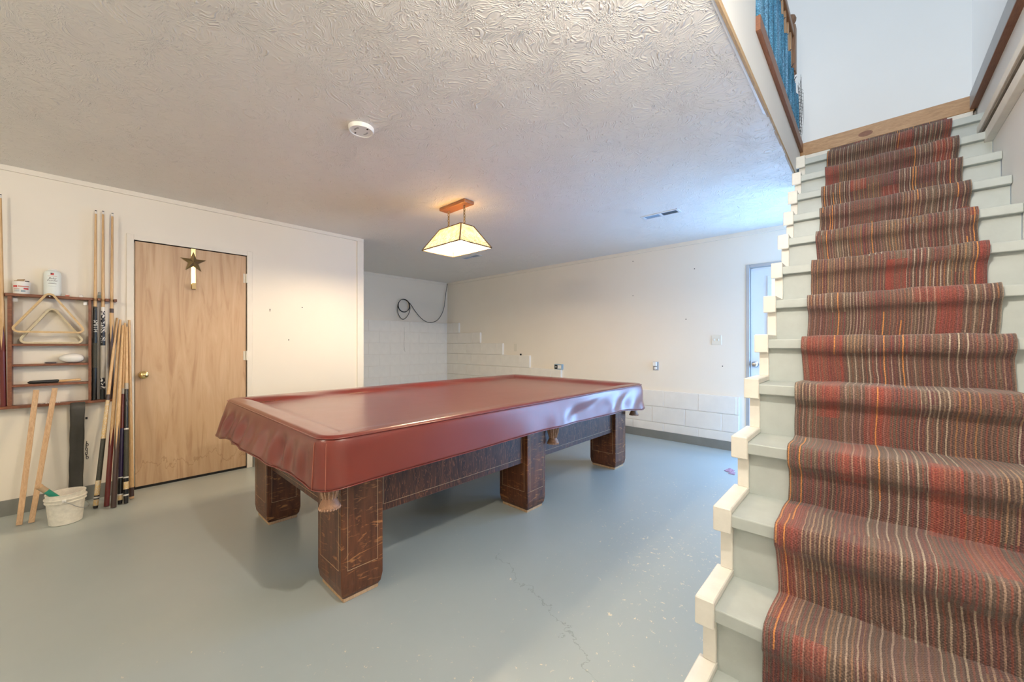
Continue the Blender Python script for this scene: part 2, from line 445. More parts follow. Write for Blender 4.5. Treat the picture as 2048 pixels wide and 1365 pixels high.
def mat_marble_cue():
    m, nt, b = new_mat('marbled_cream_orange')
    f = noise(nt, coords(nt, (1, 1, 0.6)), 45, 3, 0.6, 2.0)
    nt.links.new(ramp(nt, f, [(0.35, (0.62, 0.55, 0.42)), (0.5, (0.66, 0.44, 0.17)), (0.62, (0.70, 0.62, 0.50))]), b.inputs['Base Color'])
    b.inputs['Roughness'].default_value = 0.25
    return m
M['marble'] = mat_marble_cue()
def mat_bw_cue():
    m, nt, b = new_mat('black_white_decal')
    f = noise(nt, coords(nt, (1, 1, 0.7)), 34, 1, 0.4, 2.5)
    nt.links.new(ramp(nt, f, [(0.5, (0.012, 0.013, 0.022)), (0.54, (0.62, 0.60, 0.58))]), b.inputs['Base Color'])
    b.inputs['Roughness'].default_value = 0.25
    return m
M['bwdecal'] = mat_bw_cue()
M['cueblack'] = plain('cue_black', (0.012, 0.014, 0.015), 0.22)
M['cuewrap'] = plain('cue_wrap_olive', (0.045, 0.044, 0.032), 0.6, var=0.5, scale=200)
M['cuesilver'] = plain('cue_silver_wrap', (0.42, 0.38, 0.32), 0.5, var=0.1)
M['cuered'] = plain('cue_oxblood', (0.13, 0.022, 0.018), 0.25)
M['cuebrown'] = plain('cue_dark_brown', (0.055, 0.030, 0.024), 0.3)
M['cuepurple'] = plain('cue_purple', (0.030, 0.018, 0.065), 0.25)
M['cuewhite'] = plain('cue_white_ring', (0.72, 0.70, 0.66), 0.3)
M['bucket'] = plain('stained_bucket', (0.78, 0.745, 0.66), 0.45, var=0.10, scale=45, bmp=0.05)

# ------------------------------------------------------------------ mesh helpers
def link(name, me, mat, parent=None, smooth=False, loc=None):
    me.materials.clear(); me.materials.append(mat if not isinstance(mat, str) else M[mat])
    if smooth:
        for p in me.polygons: p.use_smooth = True
    o = bpy.data.objects.new(name, me)
    COL.objects.link(o)
    if loc is not None: o.location = loc
    if parent is not None: o.parent = parent
    return o
def wloc(o):
    v = Vector((0, 0, 0))
    while o is not None:
        v += o.location; o = o.parent
    return v
class MB:
    """collects geometry in world coordinates; build() makes one mesh object"""
    def __init__(s): s.bm = bmesh.new()
    def box(s, x0, x1, y0, y1, z0, z1, bev=0.0, seg=1):
        ret = bmesh.ops.create_cube(s.bm, size=1)
        vs = ret['verts']
        bmesh.ops.scale(s.bm, vec=(x1 - x0, y1 - y0, z1 - z0), verts=vs)
        bmesh.ops.translate(s.bm, vec=((x0 + x1) / 2, (y0 + y1) / 2, (z0 + z1) / 2), verts=vs)
        if bev > 0:
            es = {e for v in vs for e in v.link_edges}
            bmesh.ops.bevel(s.bm, geom=list(es), offset=bev, segments=seg, affect='EDGES', profile=0.5)
        return s
    def poly(s, pts): s.bm.faces.new([s.bm.verts.new(p) for p in pts]); return s
    def prism(s, pts, d):
        """closed polygon extruded by vector d"""
        d = Vector(d); a = [s.bm.verts.new(p) for p in pts]; b = [s.bm.verts.new(Vector(p) + d) for p in pts]
        n = len(a)
        s.bm.faces.new(a); s.bm.faces.new(b[::-1])
        for i in range(n): s.bm.faces.new((a[i], b[i], b[(i + 1) % n], a[(i + 1) % n]))
        return s
    def lathe(s, c, prof, seg=20, axis=(0, 0, 1), sx=1.0, sy=1.0, cap=True):
        """profile [(radius, height)] about axis through c"""
        ax = Vector(axis).normalized(); q = Vector((0, 0, 1)).rotation_difference(ax)
        c = Vector(c); rings = []
        for r, h in prof:
            rings.append([s.bm.verts.new(c + q @ Vector((r * sx * math.cos(2 * math.pi * i / seg), r * sy * math.sin(2 * math.pi * i / seg), h))) for i in range(seg)])
        for a, b in zip(rings, rings[1:]):
            for i in range(seg): s.bm.faces.new((a[i], a[(i + 1) % seg], b[(i + 1) % seg], b[i]))
        if cap:
            s.bm.faces.new(rings[0][::-1]); s.bm.faces.new(rings[-1])
        return s
    def tube(s, pts, r, seg=8, closed=False):
        pts = [Vector(p) for p in pts]; n = len(pts); rings = []
        up = None
        for i, p in enumerate(pts):
            if closed: t = pts[(i + 1) % n] - pts[(i - 1) % n]
            else: t = pts[min(i + 1, n - 1)] - pts[max(i - 1, 0)]
            t.normalize()
            if up is None:
                up = t.orthogonal().normalized()
            up = (up - t * up.dot(t))
            if up.length < 1e-6: up = t.orthogonal()
            up.normalize(); sd = t.cross(up)
            rr = r[i] if isinstance(r, (list, tuple)) else r
            rings.append([s.bm.verts.new(p + (up * math.cos(2 * math.pi * k / seg) + sd * math.sin(2 * math.pi * k / seg)) * rr) for k in range(seg)])
        m = n if closed else n - 1
        for i in range(m):
            a, b = rings[i], rings[(i + 1) % n]
            for k in range(seg): s.bm.faces.new((a[k], a[(k + 1) % seg], b[(k + 1) % seg], b[k]))
        if not closed:
            s.bm.faces.new(rings[0][::-1]); s.bm.faces.new(rings[-1])
        return s
    def grid(s, rows, closed_u=False):
        vs = [[s.bm.verts.new(p) for p in row] for row in rows]
        n = len(vs[0])
        for a, b in zip(vs, vs[1:]):
            for i in range(n if closed_u else n - 1):
                s.bm.faces.new((a[i], a[(i + 1) % n], b[(i + 1) % n], b[i]))
        return vs
    def build(s, name, mat, parent=None, smooth=False, base=None):
        bmesh.ops.recalc_face_normals(s.bm, faces=s.bm.faces)
        if base is None:
            if parent is not None: base = wloc(parent)
            else:
                xs = [v.co for v in s.bm.verts]
                base = Vector(((min(v.x for v in xs) + max(v.x for v in xs)) / 2, (min(v.y for v in xs) + max(v.y for v in xs)) / 2, min(v.z for v in xs)))
            off = base
        else: off = base = Vector(base)
        bmesh.ops.translate(s.bm, vec=-off, verts=s.bm.verts)
        me = bpy.data.meshes.new(name); s.bm.to_mesh(me); s.bm.free()
        lo = (base - wloc(parent)) if parent is not None else base
        return link(name, me, mat, parent, smooth, lo)
def smooth_angle(o, ang=35):
    for p in o.data.polygons: p.use_smooth = True
    try: o.data.set_sharp_from_angle(angle=R(ang))
    except Exception: pass
    return o
def thing(name, loc, label, cat, group=None):
    o = bpy.data.objects.new(name, None); o.empty_display_size = 0.1
    COL.objects.link(o); o.location = loc
    return tag(o, label, cat, group)
def tag(o, label, cat, group=None):
    o['label'] = label; o['category'] = cat
    if group: o['group'] = group
    return o
def struct(o, label=None):
    o['kind'] = 'structure'
    if label: o['label'] = label
    return o
def box(name, mat, x0, x1, y0, y1, z0, z1, parent=None, bev=0.0):
    return MB().box(x0, x1, y0, y1, z0, z1, bev).build(name, mat, parent)
def text_mesh(s, size, extr=0.0002, shear=0.0):
    cu = bpy.data.curves.new('lettering', 'FONT'); cu.body = s; cu.size = size; cu.extrude = extr; cu.shear = shear
    cu.align_x = 'CENTER'; cu.align_y = 'CENTER'; cu.resolution_u = 2
    o = bpy.data.objects.new('lettering', cu); COL.objects.link(o)
    bpy.context.view_layer.update()
    me = bpy.data.meshes.new_from_object(o.evaluated_get(bpy.context.evaluated_depsgraph_get()))
    COL.objects.unlink(o); bpy.data.objects.remove(o)
    return me

# ================================================================== SETTING
fl = MB().box(XA - 0.3, 1.2, YF - 0.2, YB + 0.3, -0.12, 0).build('floor', 'floor', base=(0, 0, 0)); struct(fl, 'grey painted concrete floor with chips and a hairline crack')
# ceiling: main slab, strip in front of the stairwell, strip behind it
c = MB()
c.box(XA - 0.2, XS, YF - 0.2, YB + 0.2, H, H + 0.26)
c.box(XS, XR, YF - 0.2, 0.95, H, H + 0.26)
struct(c.build('ceiling', 'ceiling', base=(0, 0, 0)), 'off-white stomp textured basement ceiling')
# left wall with door opening
DY0, DY1, DZ = 0.215, 0.995, 2.05
wl = MB()
wl.box(XL - 0.12, XL, YF, DY0, 0, H)
wl.box(XL - 0.12, XL, DY0, DY1, DZ, H)
wl.box(XL - 0.12, XL, DY1, YE, 0, H)
wl.box(XA, XL - 0.12, YE - 0.12, YE, 0, H)
wl.box(XL - 0.95, XL - 0.90, DY0 - 0.5, DY1 + 0.5, 0, H)
wall_left = struct(wl.build('wall_left', 'wall'), 'cream painted left wall with a wooden door')
# alcove wall and its painted blocks
wa = struct(box('wall_alcove', 'wall', XA - 0.12, XA, YE - 0.12, YB + 0.1, 0, H), 'alcove end wall, painted block below smooth plaster')
CH = 0.2025
def block_mesh(lx, horizontal_axis):
    b = MB()
    if horizontal_axis == 'x': b.box(-lx / 2 + 0.003, lx / 2 - 0.003, -0.04, 0.01, 0.003, CH - 0.003, 0.004)
    else: b.box(-0.01, 0.04, -lx / 2 + 0.003, lx / 2 - 0.003, 0.003, CH - 0.003, 0.004)
    bmesh.ops.recalc_face_normals(b.bm, faces=b.bm.faces)
    me = bpy.data.meshes.new('block'); b.bm.to_mesh(me); b.bm.free(); me.materials.append(M['block'])
    return me
_cache = {}
def lay_course(parent, axis, a0, a1, k, off, fixed):
    pos = a0 - off
    while pos < a1 - 0.01:
        s, e = max(pos, a0), min(pos + 0.405, a1)
        pos += 0.405
        L_ = round(e - s, 3)
        if L_ < 0.03: continue
        key = (axis, L_)
        if key not in _cache: _cache[key] = block_mesh(L_, axis)
        o = bpy.data.objects.new('block', _cache[key]); COL.objects.link(o); o.parent = parent
        mid = (s + e) / 2
        wv = Vector((mid, fixed, k * CH)) if axis == 'x' else Vector((fixed, mid, k * CH))
        j = random.uniform(-0.0012, 0.0012)
        if axis == 'x': wv.y += j
        else: wv.x += j
        o.location = wv - wloc(parent)
for k in range(8):
    lay_course(wa, 'y', YE, YB - 0.03, k, 0.2 if k % 2 else 0.0, XA)
MB().box(XA, XA + 0.0375, YE, YB, 0, 8 * CH - 0.004).build('mortar', 'mortar', wa)
# back wall with door opening on the right and stepped block base
BDX0, BDX1, BDZ = -1.0, -0.06, 2.07
wb = MB()
wb.box(XA - 0.12, BDX0, YB, YB + 0.16, 0, H)
wb.box(BDX0, BDX1, YB, YB + 0.16, BDZ, H)
wb.box(BDX1, XR + 0.2, YB, YB + 0.16, 0, H)
wall_back = struct(wb.build('wall_back', 'wall'), 'cream back wall with stepped painted block base')
ends = [-1.06, -1.06, -1.06, -3.47, -4.10, -4.72, -5.30, -5.92]
mo = MB()
for k, xe in enumerate(ends):
    lay_course(wall_back, 'x', XA + 0.03, xe, k, 0.2 if k % 2 else 0.05, YB)
    mo.box(XA, xe - 0.004, YB - 0.0375, YB, k * CH, (k + 1) * CH - (0.004 if True else 0))
mo.build('mortar', 'mortar', wall_back)
# wall behind the camera, stair wall (with window behind the stairs)
struct(box('wall_front', 'wall', XA - 0.12, XR + 0.2, YF - 0.12, YF, 0, H), 'wall behind the camera')
struct(box('wall_left_rear', 'wall', XA - 0.12, XA, YF, YE - 0.12, 0, H))
wr = MB()
wr.box(XR, XR + 0.2, YF, 3.95, 0, FU)
wr.box(XR, XR + 0.2, 4.85, YB + 0.16, 0, FU)
wr.box(XR, XR + 0.2, 3.95, 4.85, 2.05, FU)
wall_right = struct(wr.build('wall_right', 'wall_up'), 'white stairwell wall to the right of the steps')
# upper storey shell
struct(box('wall_upper_right', 'wall_up', XR + 0.10, XR + 0.2, -1.0, YU, FU, HU), 'upstairs right wall')
struct(box('wall_upper_far', 'wall_up', -3.3, XR + 0.2, YU, YU + 0.1, FU - 0.1, HU), 'pale upstairs wall beyond the stair landing')
uf = MB()
uf.box(-3.3, -3.2, -1.0, 1.4, FU, HU); uf.box(-3.3, -3.2, 3.8, YU, FU, HU)
uf.box(-3.3, -3.2, 1.4, 3.8, FU, 3.45); uf.box(-3.3, -3.2, 1.4, 3.8, 4.95, HU)
struct(uf.build('wall_upper_left', 'wall_up'))
un = MB()
un.box(-3.3, -0.4, -1.1, -1.0, FU, HU); un.box(0.4, XR + 0.2, -1.1, -1.0, FU, HU)
un.box(-0.4, 0.4, -1.1, -1.0, FU, 3.55); un.box(-0.4, 0.4, -1.1, -1.0, 4.85, HU)
struct(un.build('wall_upper_front', 'wall_up'))
struct(box('ceiling_upper', 'wall_up', -3.3, XR + 0.2, -1.1, YU + 0.1, HU, HU + 0.1))
us = MB()
us.box(-3.3, XS - 0.005, -1.0, YU, H + 0.265, FU)
us.box(XS - 0.005, XR + 0.1, -1.0, 0.95, H + 0.265, FU)
us.box(XS - 0.005, XR, 3.815, YU, 2.70, FU)
struct(us.build('floor_upper', 'pine'))
# ceiling under the landing
struct(box('ceiling_landing', 'ceiling', XS, XR, 3.83, YB, H, H + 0.25))
# fascia below the railing and full-height wall nearer the camera
fb = MB()
fb.box(XS, XS + 0.0045, 0.955, 2.155, H + 0.02, HU)
fb.box(XS - 0.1, XS, 0.15, 2.155, FU, HU)
fb.box(XS, XS + 0.0045, 2.155, 3.80, H + 0.004, 2.70)
struct(fb.build('wall_stairwell', 'wall_up'), 'white fascia along the stairwell opening')
# torn drywall bead / tan wood strip along the ceiling edge
tb = MB()
ys = [0.955]
while ys[-1] < 3.6: ys.append(ys[-1] + random.uniform(0.05, 0.11))
top, low = [], []
for y in ys:
    w_ = 0.027 if y < 2.45 else (0.016 + random.uniform(0, 0.010))
    low.append(w_)
for i in range(len(ys) - 1):
    a, b_ = low[i], low[i + 1]
    y0, y1 = ys[i], ys[i + 1]
    tb.prism([(XS + 0.0062, y0, H + 0.021), (XS + 0.0062, y1, H + 0.021), (XS + 0.0062, y1, H + 0.021 - b_), (XS + 0.0062, y0, H + 0.021 - a)], (-0.010, 0, 0))
struct(tb.build('trim_1', 'tanboard'), 'tan torn edge strip along the ceiling edge')
struct(box('trim_2', 'white', XS - 0.014, XS + 0.004, 0.955, 2.45, H - 0.003, H + 0.002))
# boards around the stairwell at upper floor level
struct(box('trim_3', 'pine', XS + 0.0, 0.487, 3.775, 3.815, 2.675, FU + 0.004, bev=0.002), 'knotty pine board at the top of the stairs')
kn = MB().lathe((-0.02, 3.7752, 2.716), [(0.026, 0), (0.026, 0.0012), (0.018, 0.0016)], 18, (0, -1, 0), 1.5, 0.75)
kn.build('knot', 'brownboard', bpy.data.objects['trim_3'])
struct(box('trim_4', 'brownboard', XS - 0.016, XS + 0.024, 2.157, 3.775, 2.702, FU + 0.004, bev=0.002), 'brown board capping the white fascia')
struct(box('trim_5', 'greymetal', 0.468, XR + 0.1, 0.955, 3.775, 2.69, 2.785, bev=0.003), 'grey board along the right stairwell wall')
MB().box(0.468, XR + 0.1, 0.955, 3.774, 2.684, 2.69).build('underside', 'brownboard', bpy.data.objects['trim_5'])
t6 = struct(box('trim_6', 'cream', 0.455, XR, 0.955, 3.46, 2.40, 2.445, bev=0.002), 'upper white ledge board on the stair wall')
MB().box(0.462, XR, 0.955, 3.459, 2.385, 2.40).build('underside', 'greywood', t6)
struct(box('trim_7', 'cream', 0.468, XR, 0.955, 3.46, 2.315, 2.375, bev=0.002), 'lower white ledge board on the stair wall')
# crown strips, corner strip
struct(box('trim_8', 'crown', XL, XL + 0.018, YF, YE, 2.405, H), 'cream crown strip on the left wall')
struct(box('trim_9', 'crown', XL, XL + 0.011, YE - 0.075, YE + 0.002, 0.1, 2.405), 'cream corner strip at the end of the left wall')
struct(box('trim_10', 'crown', XA, XA + 0.012, YE, YB, 2.395, H))
struct(box('trim_11', 'crown', XA, XR, YB - 0.020, YB, 2.395, H), 'cream crown strip on the back wall')
# baseboards
bl = MB(); bl.box(XL, XL + 0.013, YF, DY0 - 0.05, 0, 0.108); bl.box(XL, XL + 0.013, DY1 + 0.05, YE, 0, 0.108)
struct(bl.build('baseboard_left', 'greyboard'), 'dark grey baseboard on the left wall')
struct(box('baseboard_back', 'greyboard', XA, -1.06, YB - 0.055, YB - 0.04, 0, 0.10), 'dark grey baseboard on the back wall')
struct(box('baseboard_alcove', 'greyboard', XA + 0.04, XA + 0.055, YE, YB - 0.05, 0, 0.10))
# small nail and anchor holes in the walls
hl = MB()
for (x, z) in ((-2.321, 2.306), (-2.321, 1.844), (-1.541, 2.102), (-1.639, 1.5), (-1.236, 0.943)):
    hl.lathe((x, YB + 0.0, z), [(0.006, -0.001), (0.006, 0.001)], 8, (0, -1, 0))
hl.lathe((-4.287, YB - 0.04, 1.024), [(0.016, -0.001), (0.016, 0.012)], 10, (0, -1, 0))
hl.build('anchor_hole', 'dark', wall_back)
hl = MB()
for (y, z) in ((1.49, 1.585), (1.19, 1.545), (1.19, 1.53), (1.36, 1.24)):
    hl.lathe((XL, y, z), [(0.0055, -0.001), (0.0055, 0.001)], 8, (1, 0, 0))
hl.build('nail_hole', 'dark', wall_left)
box('anchor', 'black', XA, XA + 0.006, 4.71, 4.73, 1.40, 1.418, wa)
box('anchor', 'cable', XA, XA + 0.03, 3.85, 3.875, 1.50, 1.525, wa)

# ------------------------------------------------------------------ doors
d1 = bpy.data.objects.new('door_1', None); COL.objects.link(d1); d1.location = (XL, 0.605, 0); struct(d1, 'birch veneer slab door with a brass knob')
MB().box(XL - 0.045, XL - 0.008, DY0 + 0.006, DY1 - 0.006, 0.02, DZ - 0.006, 0.002).build('slab', 'door', d1)
fr = MB()
fr.box(XL - 0.12, XL + 0.008, DY0 - 0.045, DY0, 0, DZ + 0.045, 0.003)
fr.box(XL - 0.12, XL + 0.008, DY1, DY1 + 0.045, 0, DZ + 0.045, 0.003)
fr.box(XL - 0.12, XL + 0.0075, DY0, DY1, DZ, DZ + 0.045)
fr.build('casing', 'crown', d1)
MB().box(XL - 0.05, XL - 0.01, DY0, DY1, 0.0, 0.018).build('threshold_gap', 'dark', d1)
kb = MB()
kb.lathe((XL - 0.008, 0.272, 0.94), [(0.031, 0), (0.031, 0.004), (0.022, 0.009), (0.011, 0.012), (0.011, 0.028), (0.02, 0.034), (0.027, 0.044), (0.026, 0.056), (0.018, 0.062), (0.008, 0.064)], 28, (1, 0, 0))
smooth_angle(kb.build('knob', 'brass', d1))
MB().lathe((XL + 0.055, 0.272, 0.94), [(0.008, 0), (0.008, 0.003)], 12, (1, 0, 0)).build('knob_button', 'bronze', bpy.data.objects['knob'])
for z in (1.83, 1.085, 0.25):
    hg = MB(); hg.lathe((XL + 0.004, DY1 - 0.003, z - 0.045), [(0.007, 0), (0.007, 0.09)], 12)
    hg.box(XL - 0.010, XL - 0.004, DY1 - 0.028, DY1, z - 0.044, z + 0.044)
    hg.build('hinge', 'ivory', d1)

d2 = bpy.data.objects.new('door_2', None); COL.objects.link(d2); d2.location = (-0.53, YB, 0); struct(d2, 'pale blue lit exterior door with a glass panel behind the stairs')
f2 = MB()
for (x0, x1, z0, z1) in ((BDX0, BDX0 + 0.035, 0, BDZ), (BDX1 - 0.035, BDX1, 0, BDZ), (BDX0 + 0.035, BDX1 - 0.035, BDZ - 0.035, BDZ)):
    f2.box(x0, x1, YB - 0.008, YB + 0.15, z0, z1, 0.003)
f2.build('frame', 'greymetal', d2)
DX0, DX1 = BDX0 + 0.045, BDX1 - 0.04
GX0, GX1, GZ0, GZ1 = -0.775, -0.285, 0.28, 1.90
YD = YB + 0.03
sl = MB()
sl.box(DX0, GX0, YD, YD + 0.045, 0.015, BDZ - 0.045); sl.box(GX1, DX1, YD, YD + 0.045, 0.015, BDZ - 0.045)
sl.box(GX0, GX1, YD, YD + 0.045, 0.015, GZ0); sl.box(GX0, GX1, YD, YD + 0.045, GZ1, BDZ - 0.045)
sl.build('slab', 'doorwhite', d2)
gf = MB()
for (x0, x1, z0, z1) in ((GX0 - 0.03, GX0 + 0.012, GZ0 - 0.03, GZ1 + 0.03), (GX1 - 0.012, GX1 + 0.03, GZ0 - 0.03, GZ1 + 0.03), (GX0 + 0.012, GX1 - 0.012, GZ1 - 0.012, GZ1 + 0.03), (GX0 + 0.012, GX1 - 0.012, GZ0 - 0.03, GZ0 + 0.012)):
    gf.box(x0, x1, YD - 0.012, YD, z0, z1, 0.003)
gf.build('glass_frame', 'doorwhite', d2)
MB().box(GX0, GX1, YD + 0.02, YD + 0.024, GZ0, GZ1).build('pane', 'glass', d2)
k2 = MB().lathe((-0.915, YD, 0.975), [(0.032, 0), (0.032, 0.006), (0.012, 0.012), (0.012, 0.03), (0.027, 0.038), (0.029, 0.05), (0.02, 0.062), (0.005, 0.064)], 24, (0, -1, 0))
smooth_angle(k2.build('knob', 'steel', d2))
box('strike_plate', 'bronze', BDX0 + 0.034, BDX0 + 0.037, YB + 0.005, YB + 0.03, 0.94, 1.01, d2)

def window(n, pts):
    """pts: list of (mat, box) tuples"""
    o = bpy.data.objects.new('window_%d' % n, None); COL.objects.link(o); struct(o)
    return o
def framed_window(n, axis, fixed, a0, a1, z0, z1, th, label):
    o = bpy.data.objects.new('window_%d' % n, None); COL.objects.link(o); struct(o, label)
    o.location = (fixed, (a0 + a1) / 2, z0) if axis == 'y' else ((a0 + a1) / 2, fixed, z0)
    f = MB(); t = 0.04; m = (a0 + a1) / 2
    for (p, q, r_, s_) in ((a0, a0 + t, z0, z1), (a1 - t, a1, z0, z1), (a0, a1, z0, z0 + t), (a0, a1, z1 - t, z1), (m - t / 2, m + t / 2, z0, z1)):
        if axis == 'y': f.box(fixed, fixed + th, p, q, r_, s_)
        else: f.box(p, q, fixed, fixed + th, r_, s_)
    f.build('window_frame', 'white', o)
    g = MB()
    if axis == 'y': g.box(fixed + th * 0.4, fixed + th * 0.5, a0, a1, z0, z1)
    else: g.box(a0, a1, fixed + th * 0.4, fixed + th * 0.5, z0, z1)
    g.build('pane', 'glass', o)
framed_window(1, 'y', XR + 0.08, 3.95, 4.85, 0.0, 2.05, 0.05, 'glazed basement exit behind the stairs')
framed_window(2, 'y', -3.29, 1.4, 3.8, 3.45, 4.95, 0.05, 'upstairs window on the left')
framed_window(3, 'x', -1.09, -0.4, 0.4, 3.55, 4.85, 0.05, 'upstairs window behind the camera')

# ================================================================== STAIRCASE
def capYZ(n):
    raw = {2: (1.301, .415), 3: (1.500, .639), 4: (1.744, .844), 5: (1.956, 1.060), 6: (2.164, 1.257), 7: (2.369, 1.460), 8: (2.575, 1.662), 9: (2.804, 1.866), 12: (3.366, 2.406 + .015), 13: (3.598, 2.604 + .015)}
    s = 0.40 / 0.405
    return (raw[n][0] * s, CAM_H - (1.21 - raw[n][1]) * s)
ST = {n: capYZ(n) for n in (2, 3, 4, 5, 6, 7, 8, 9, 12, 13)}
ST[10] = tuple(ST[9][i] + (ST[12][i] - ST[9][i]) / 3 for i in (0, 1))
ST[11] = tuple(ST[9][i] + (ST[12][i] - ST[9][i]) * 2 / 3 for i in (0, 1))
ST[1] = (ST[2][0] - 0.21, 0.205)
GZ = {n: ST[n][1] - 0.0235 for n in ST}       # tread tops
ROV = 0.032                                   # nosing overhang
stair = thing('staircase', (0.05, ST[1][0], 0), 'grey painted wooden staircase with cream stepped edge trim along its left side', 'staircase')
XG = -0.347
for n in range(1, 14):
    y, zc = ST[n]; z = GZ[n]
    ynext = (ST[n + 1][0] + ROV) if n < 13 else 3.80
    zprev = GZ[n - 1] if n > 1 else 0.0
    MB().box(-0.385, 0.4985, y, ynext + 0.012, z - 0.042, z, 0.004, 2).build('tread', 'stair', stair)
    MB().box(-0.385, 0.4975, y + ROV, y + ROV + 0.018, zprev, z - 0.042).build('riser', 'stair', stair)
    jx = random.uniform(-0.002, 0.002)
    MB().box(-0.40 + jx, XG, y - 0.004, ynext + 0.004, z + 0.0005, zc, 0.003).build('edge_cap', 'cream', stair)
    MB().box(-0.40 + jx, XG + 0.001, y - 0.012, y + 0.008, z - 0.062, zc - 0.0005, 0.003).build('cap_block', 'cream', stair)
    MB().box(-0.386, XG - 0.001, y + ROV - 0.012, y + ROV + 0.004, (ST[n - 1][1] if n > 1 else 0.0), z - 0.043, 0.002).build('riser_strip', 'cream', stair)
MB().box(-0.385, 0.482, 3.78, 3.80, GZ[13], 2.70).build('riser', 'cream', stair)
sg = MB()
pts = [(-0.3855, ST[1][0] + ROV, 0)]
for n in range(1, 14):
    pts += [(-0.3855, ST[n][0] + ROV, GZ[n] - 0.043), (-0.3855, (ST[n + 1][0] if n < 13 else 3.76) + ROV, GZ[n] - 0.043)]
pts += [(-0.3855, 3.792, 2.2), (-0.3855, 1.45, 0)]
sg.prism(pts, (0.02, 0, 0)); sg.build('stringer', 'cream', stair)

# ------------------------------------------------------------------ carpet runner
def carpet():
    P = []
    def add(*p): P.append(p)
    prevY = ST[1][0] + ROV
    add(prevY - 0.006, 0.004)
    for n in range(1, 14):
        y, z = ST[n][0], GZ[n]
        yr = y + ROV
        zp = GZ[n - 1] if n > 1 else 0
        f = random.uniform(0.7, 1.25)
        add(yr - 0.010, zp + 0.03)
        add(yr - 0.012, zp + 0.45 * (z - zp))
        add(yr - 0.014, z - 0.085)
        add(y + 0.008, z - 0.066)
        add(y - 0.010 * f, z - 0.050)
        add(y - 0.016 * f, z - 0.032)
        add(y - 0.014 * f, z - 0.012)
        add(y - 0.004, z + 0.006)
        add(y + 0.016, z + 0.012)
        yn = (ST[n + 1][0] + ROV) if n < 13 else 3.775
        add(y + 0.5 * (yn - y), z + 0.009)
        add(yn - 0.03, z + 0.008)
        add(yn - 0.011, z + 0.009)
    add(3.768, GZ[13] + 0.04); add(3.768, 2.67)
    # Catmull-Rom refine
    Q = []
    for i in range(len(P) - 1):
        p0 = P[max(i - 1, 0)]; p1 = P[i]; p2 = P[i + 1]; p3 = P[min(i + 2, len(P) - 1)]
        for t in (0, 1 / 3, 2 / 3):
            q = []
            for a in (0, 1):
                m1 = (p2[a] - p0[a]) * 0.35; m2 = (p3[a] - p1[a]) * 0.35
                q.append((2 * t**3 - 3 * t**2 + 1) * p1[a] + (t**3 - 2 * t**2 + t) * m1 + (-2 * t**3 + 3 * t**2) * p2[a] + (t**3 - t**2) * m2)
            Q.append(q)
    Q.append(P[-1])
    # normals for thickness
    S = [0.0]
    for i in range(1, len(Q)): S.append(S[-1] + math.dist(Q[i], Q[i - 1]))
    NX = 25; X0, X1 = -0.221, 0.369
    bm = bmesh.new(); uvl = bm.loops.layers.uv.new('UVMap')
    vt = []; vb = []
    for i, (y, z) in enumerate(Q):
        a = Q[max(i - 1, 0)]; b_ = Q[min(i + 1, len(Q) - 1)]
        ty, tz = b_[0] - a[0], b_[1] - a[1]; l = math.hypot(ty, tz) or 1
        ny, nz = -tz / l, ty / l
        e0 = 0.003 * math.sin(S[i] * 9.1) + 0.002 * math.sin(S[i] * 23)
        rt, rb = [], []
        for k in range(NX):
            u = k / (NX - 1); x = X0 + e0 + (X1 - X0) * u
            wv = 0.0022 * math.sin(x * 21 + S[i] * 3.7) + 0.0015 * math.sin(x * 47 + S[i] * 11)
            rt.append(bm.verts.new((x, y + ny * (0.004 + wv), z + nz * (0.004 + wv))))
            rb.append(bm.verts.new((x, y - ny * 0.003, z - nz * 0.003)))
        vt.append(rt); vb.append(rb)
    def quad(vs, uvs):
        f = bm.faces.new(vs)
        for lp, c_ in zip(f.loops, uvs): lp[uvl].uv = c_
    for i in range(len(Q) - 1):
        for k in range(NX - 1):
            u0 = (X1 - X0) * k / (NX - 1); u1 = (X1 - X0) * (k + 1) / (NX - 1)
            uv = [(u0, S[i]), (u1, S[i]), (u1, S[i + 1]), (u0, S[i + 1])]
            quad([vt[i][k], vt[i][k + 1], vt[i + 1][k + 1], vt[i + 1][k]], uv)
            quad([vb[i][k], vb[i + 1][k], vb[i + 1][k + 1], vb[i][k + 1]], [uv[0], uv[3], uv[2], uv[1]])
        for k, fl_ in ((0, 0), (NX - 1, 1)):
            u0 = (X1 - X0) * k / (NX - 1); uv = [(u0, S[i])] * 2 + [(u0, S[i + 1])] * 2
            vs = [vt[i][k], vb[i][k], vb[i + 1][k], vt[i + 1][k]]
            quad(vs if not fl_ else vs[::-1], uv)
    for i in (0, len(Q) - 1):
        for k in range(NX - 1):
            quad([vt[i][k], vb[i][k], vb[i][k + 1], vt[i][k + 1]], [(0, 0)] * 4)
    bmesh.ops.recalc_face_normals(bm, faces=bm.faces)
    me = bpy.data.meshes.new('stair_runner'); bm.to_mesh(me); bm.free()
    o = link('stair_runner', me, 'carpet', None, True)
    tag(o, 'striped red, brown and orange loop carpet runner covering the stairs', 'carpet')
carpet()

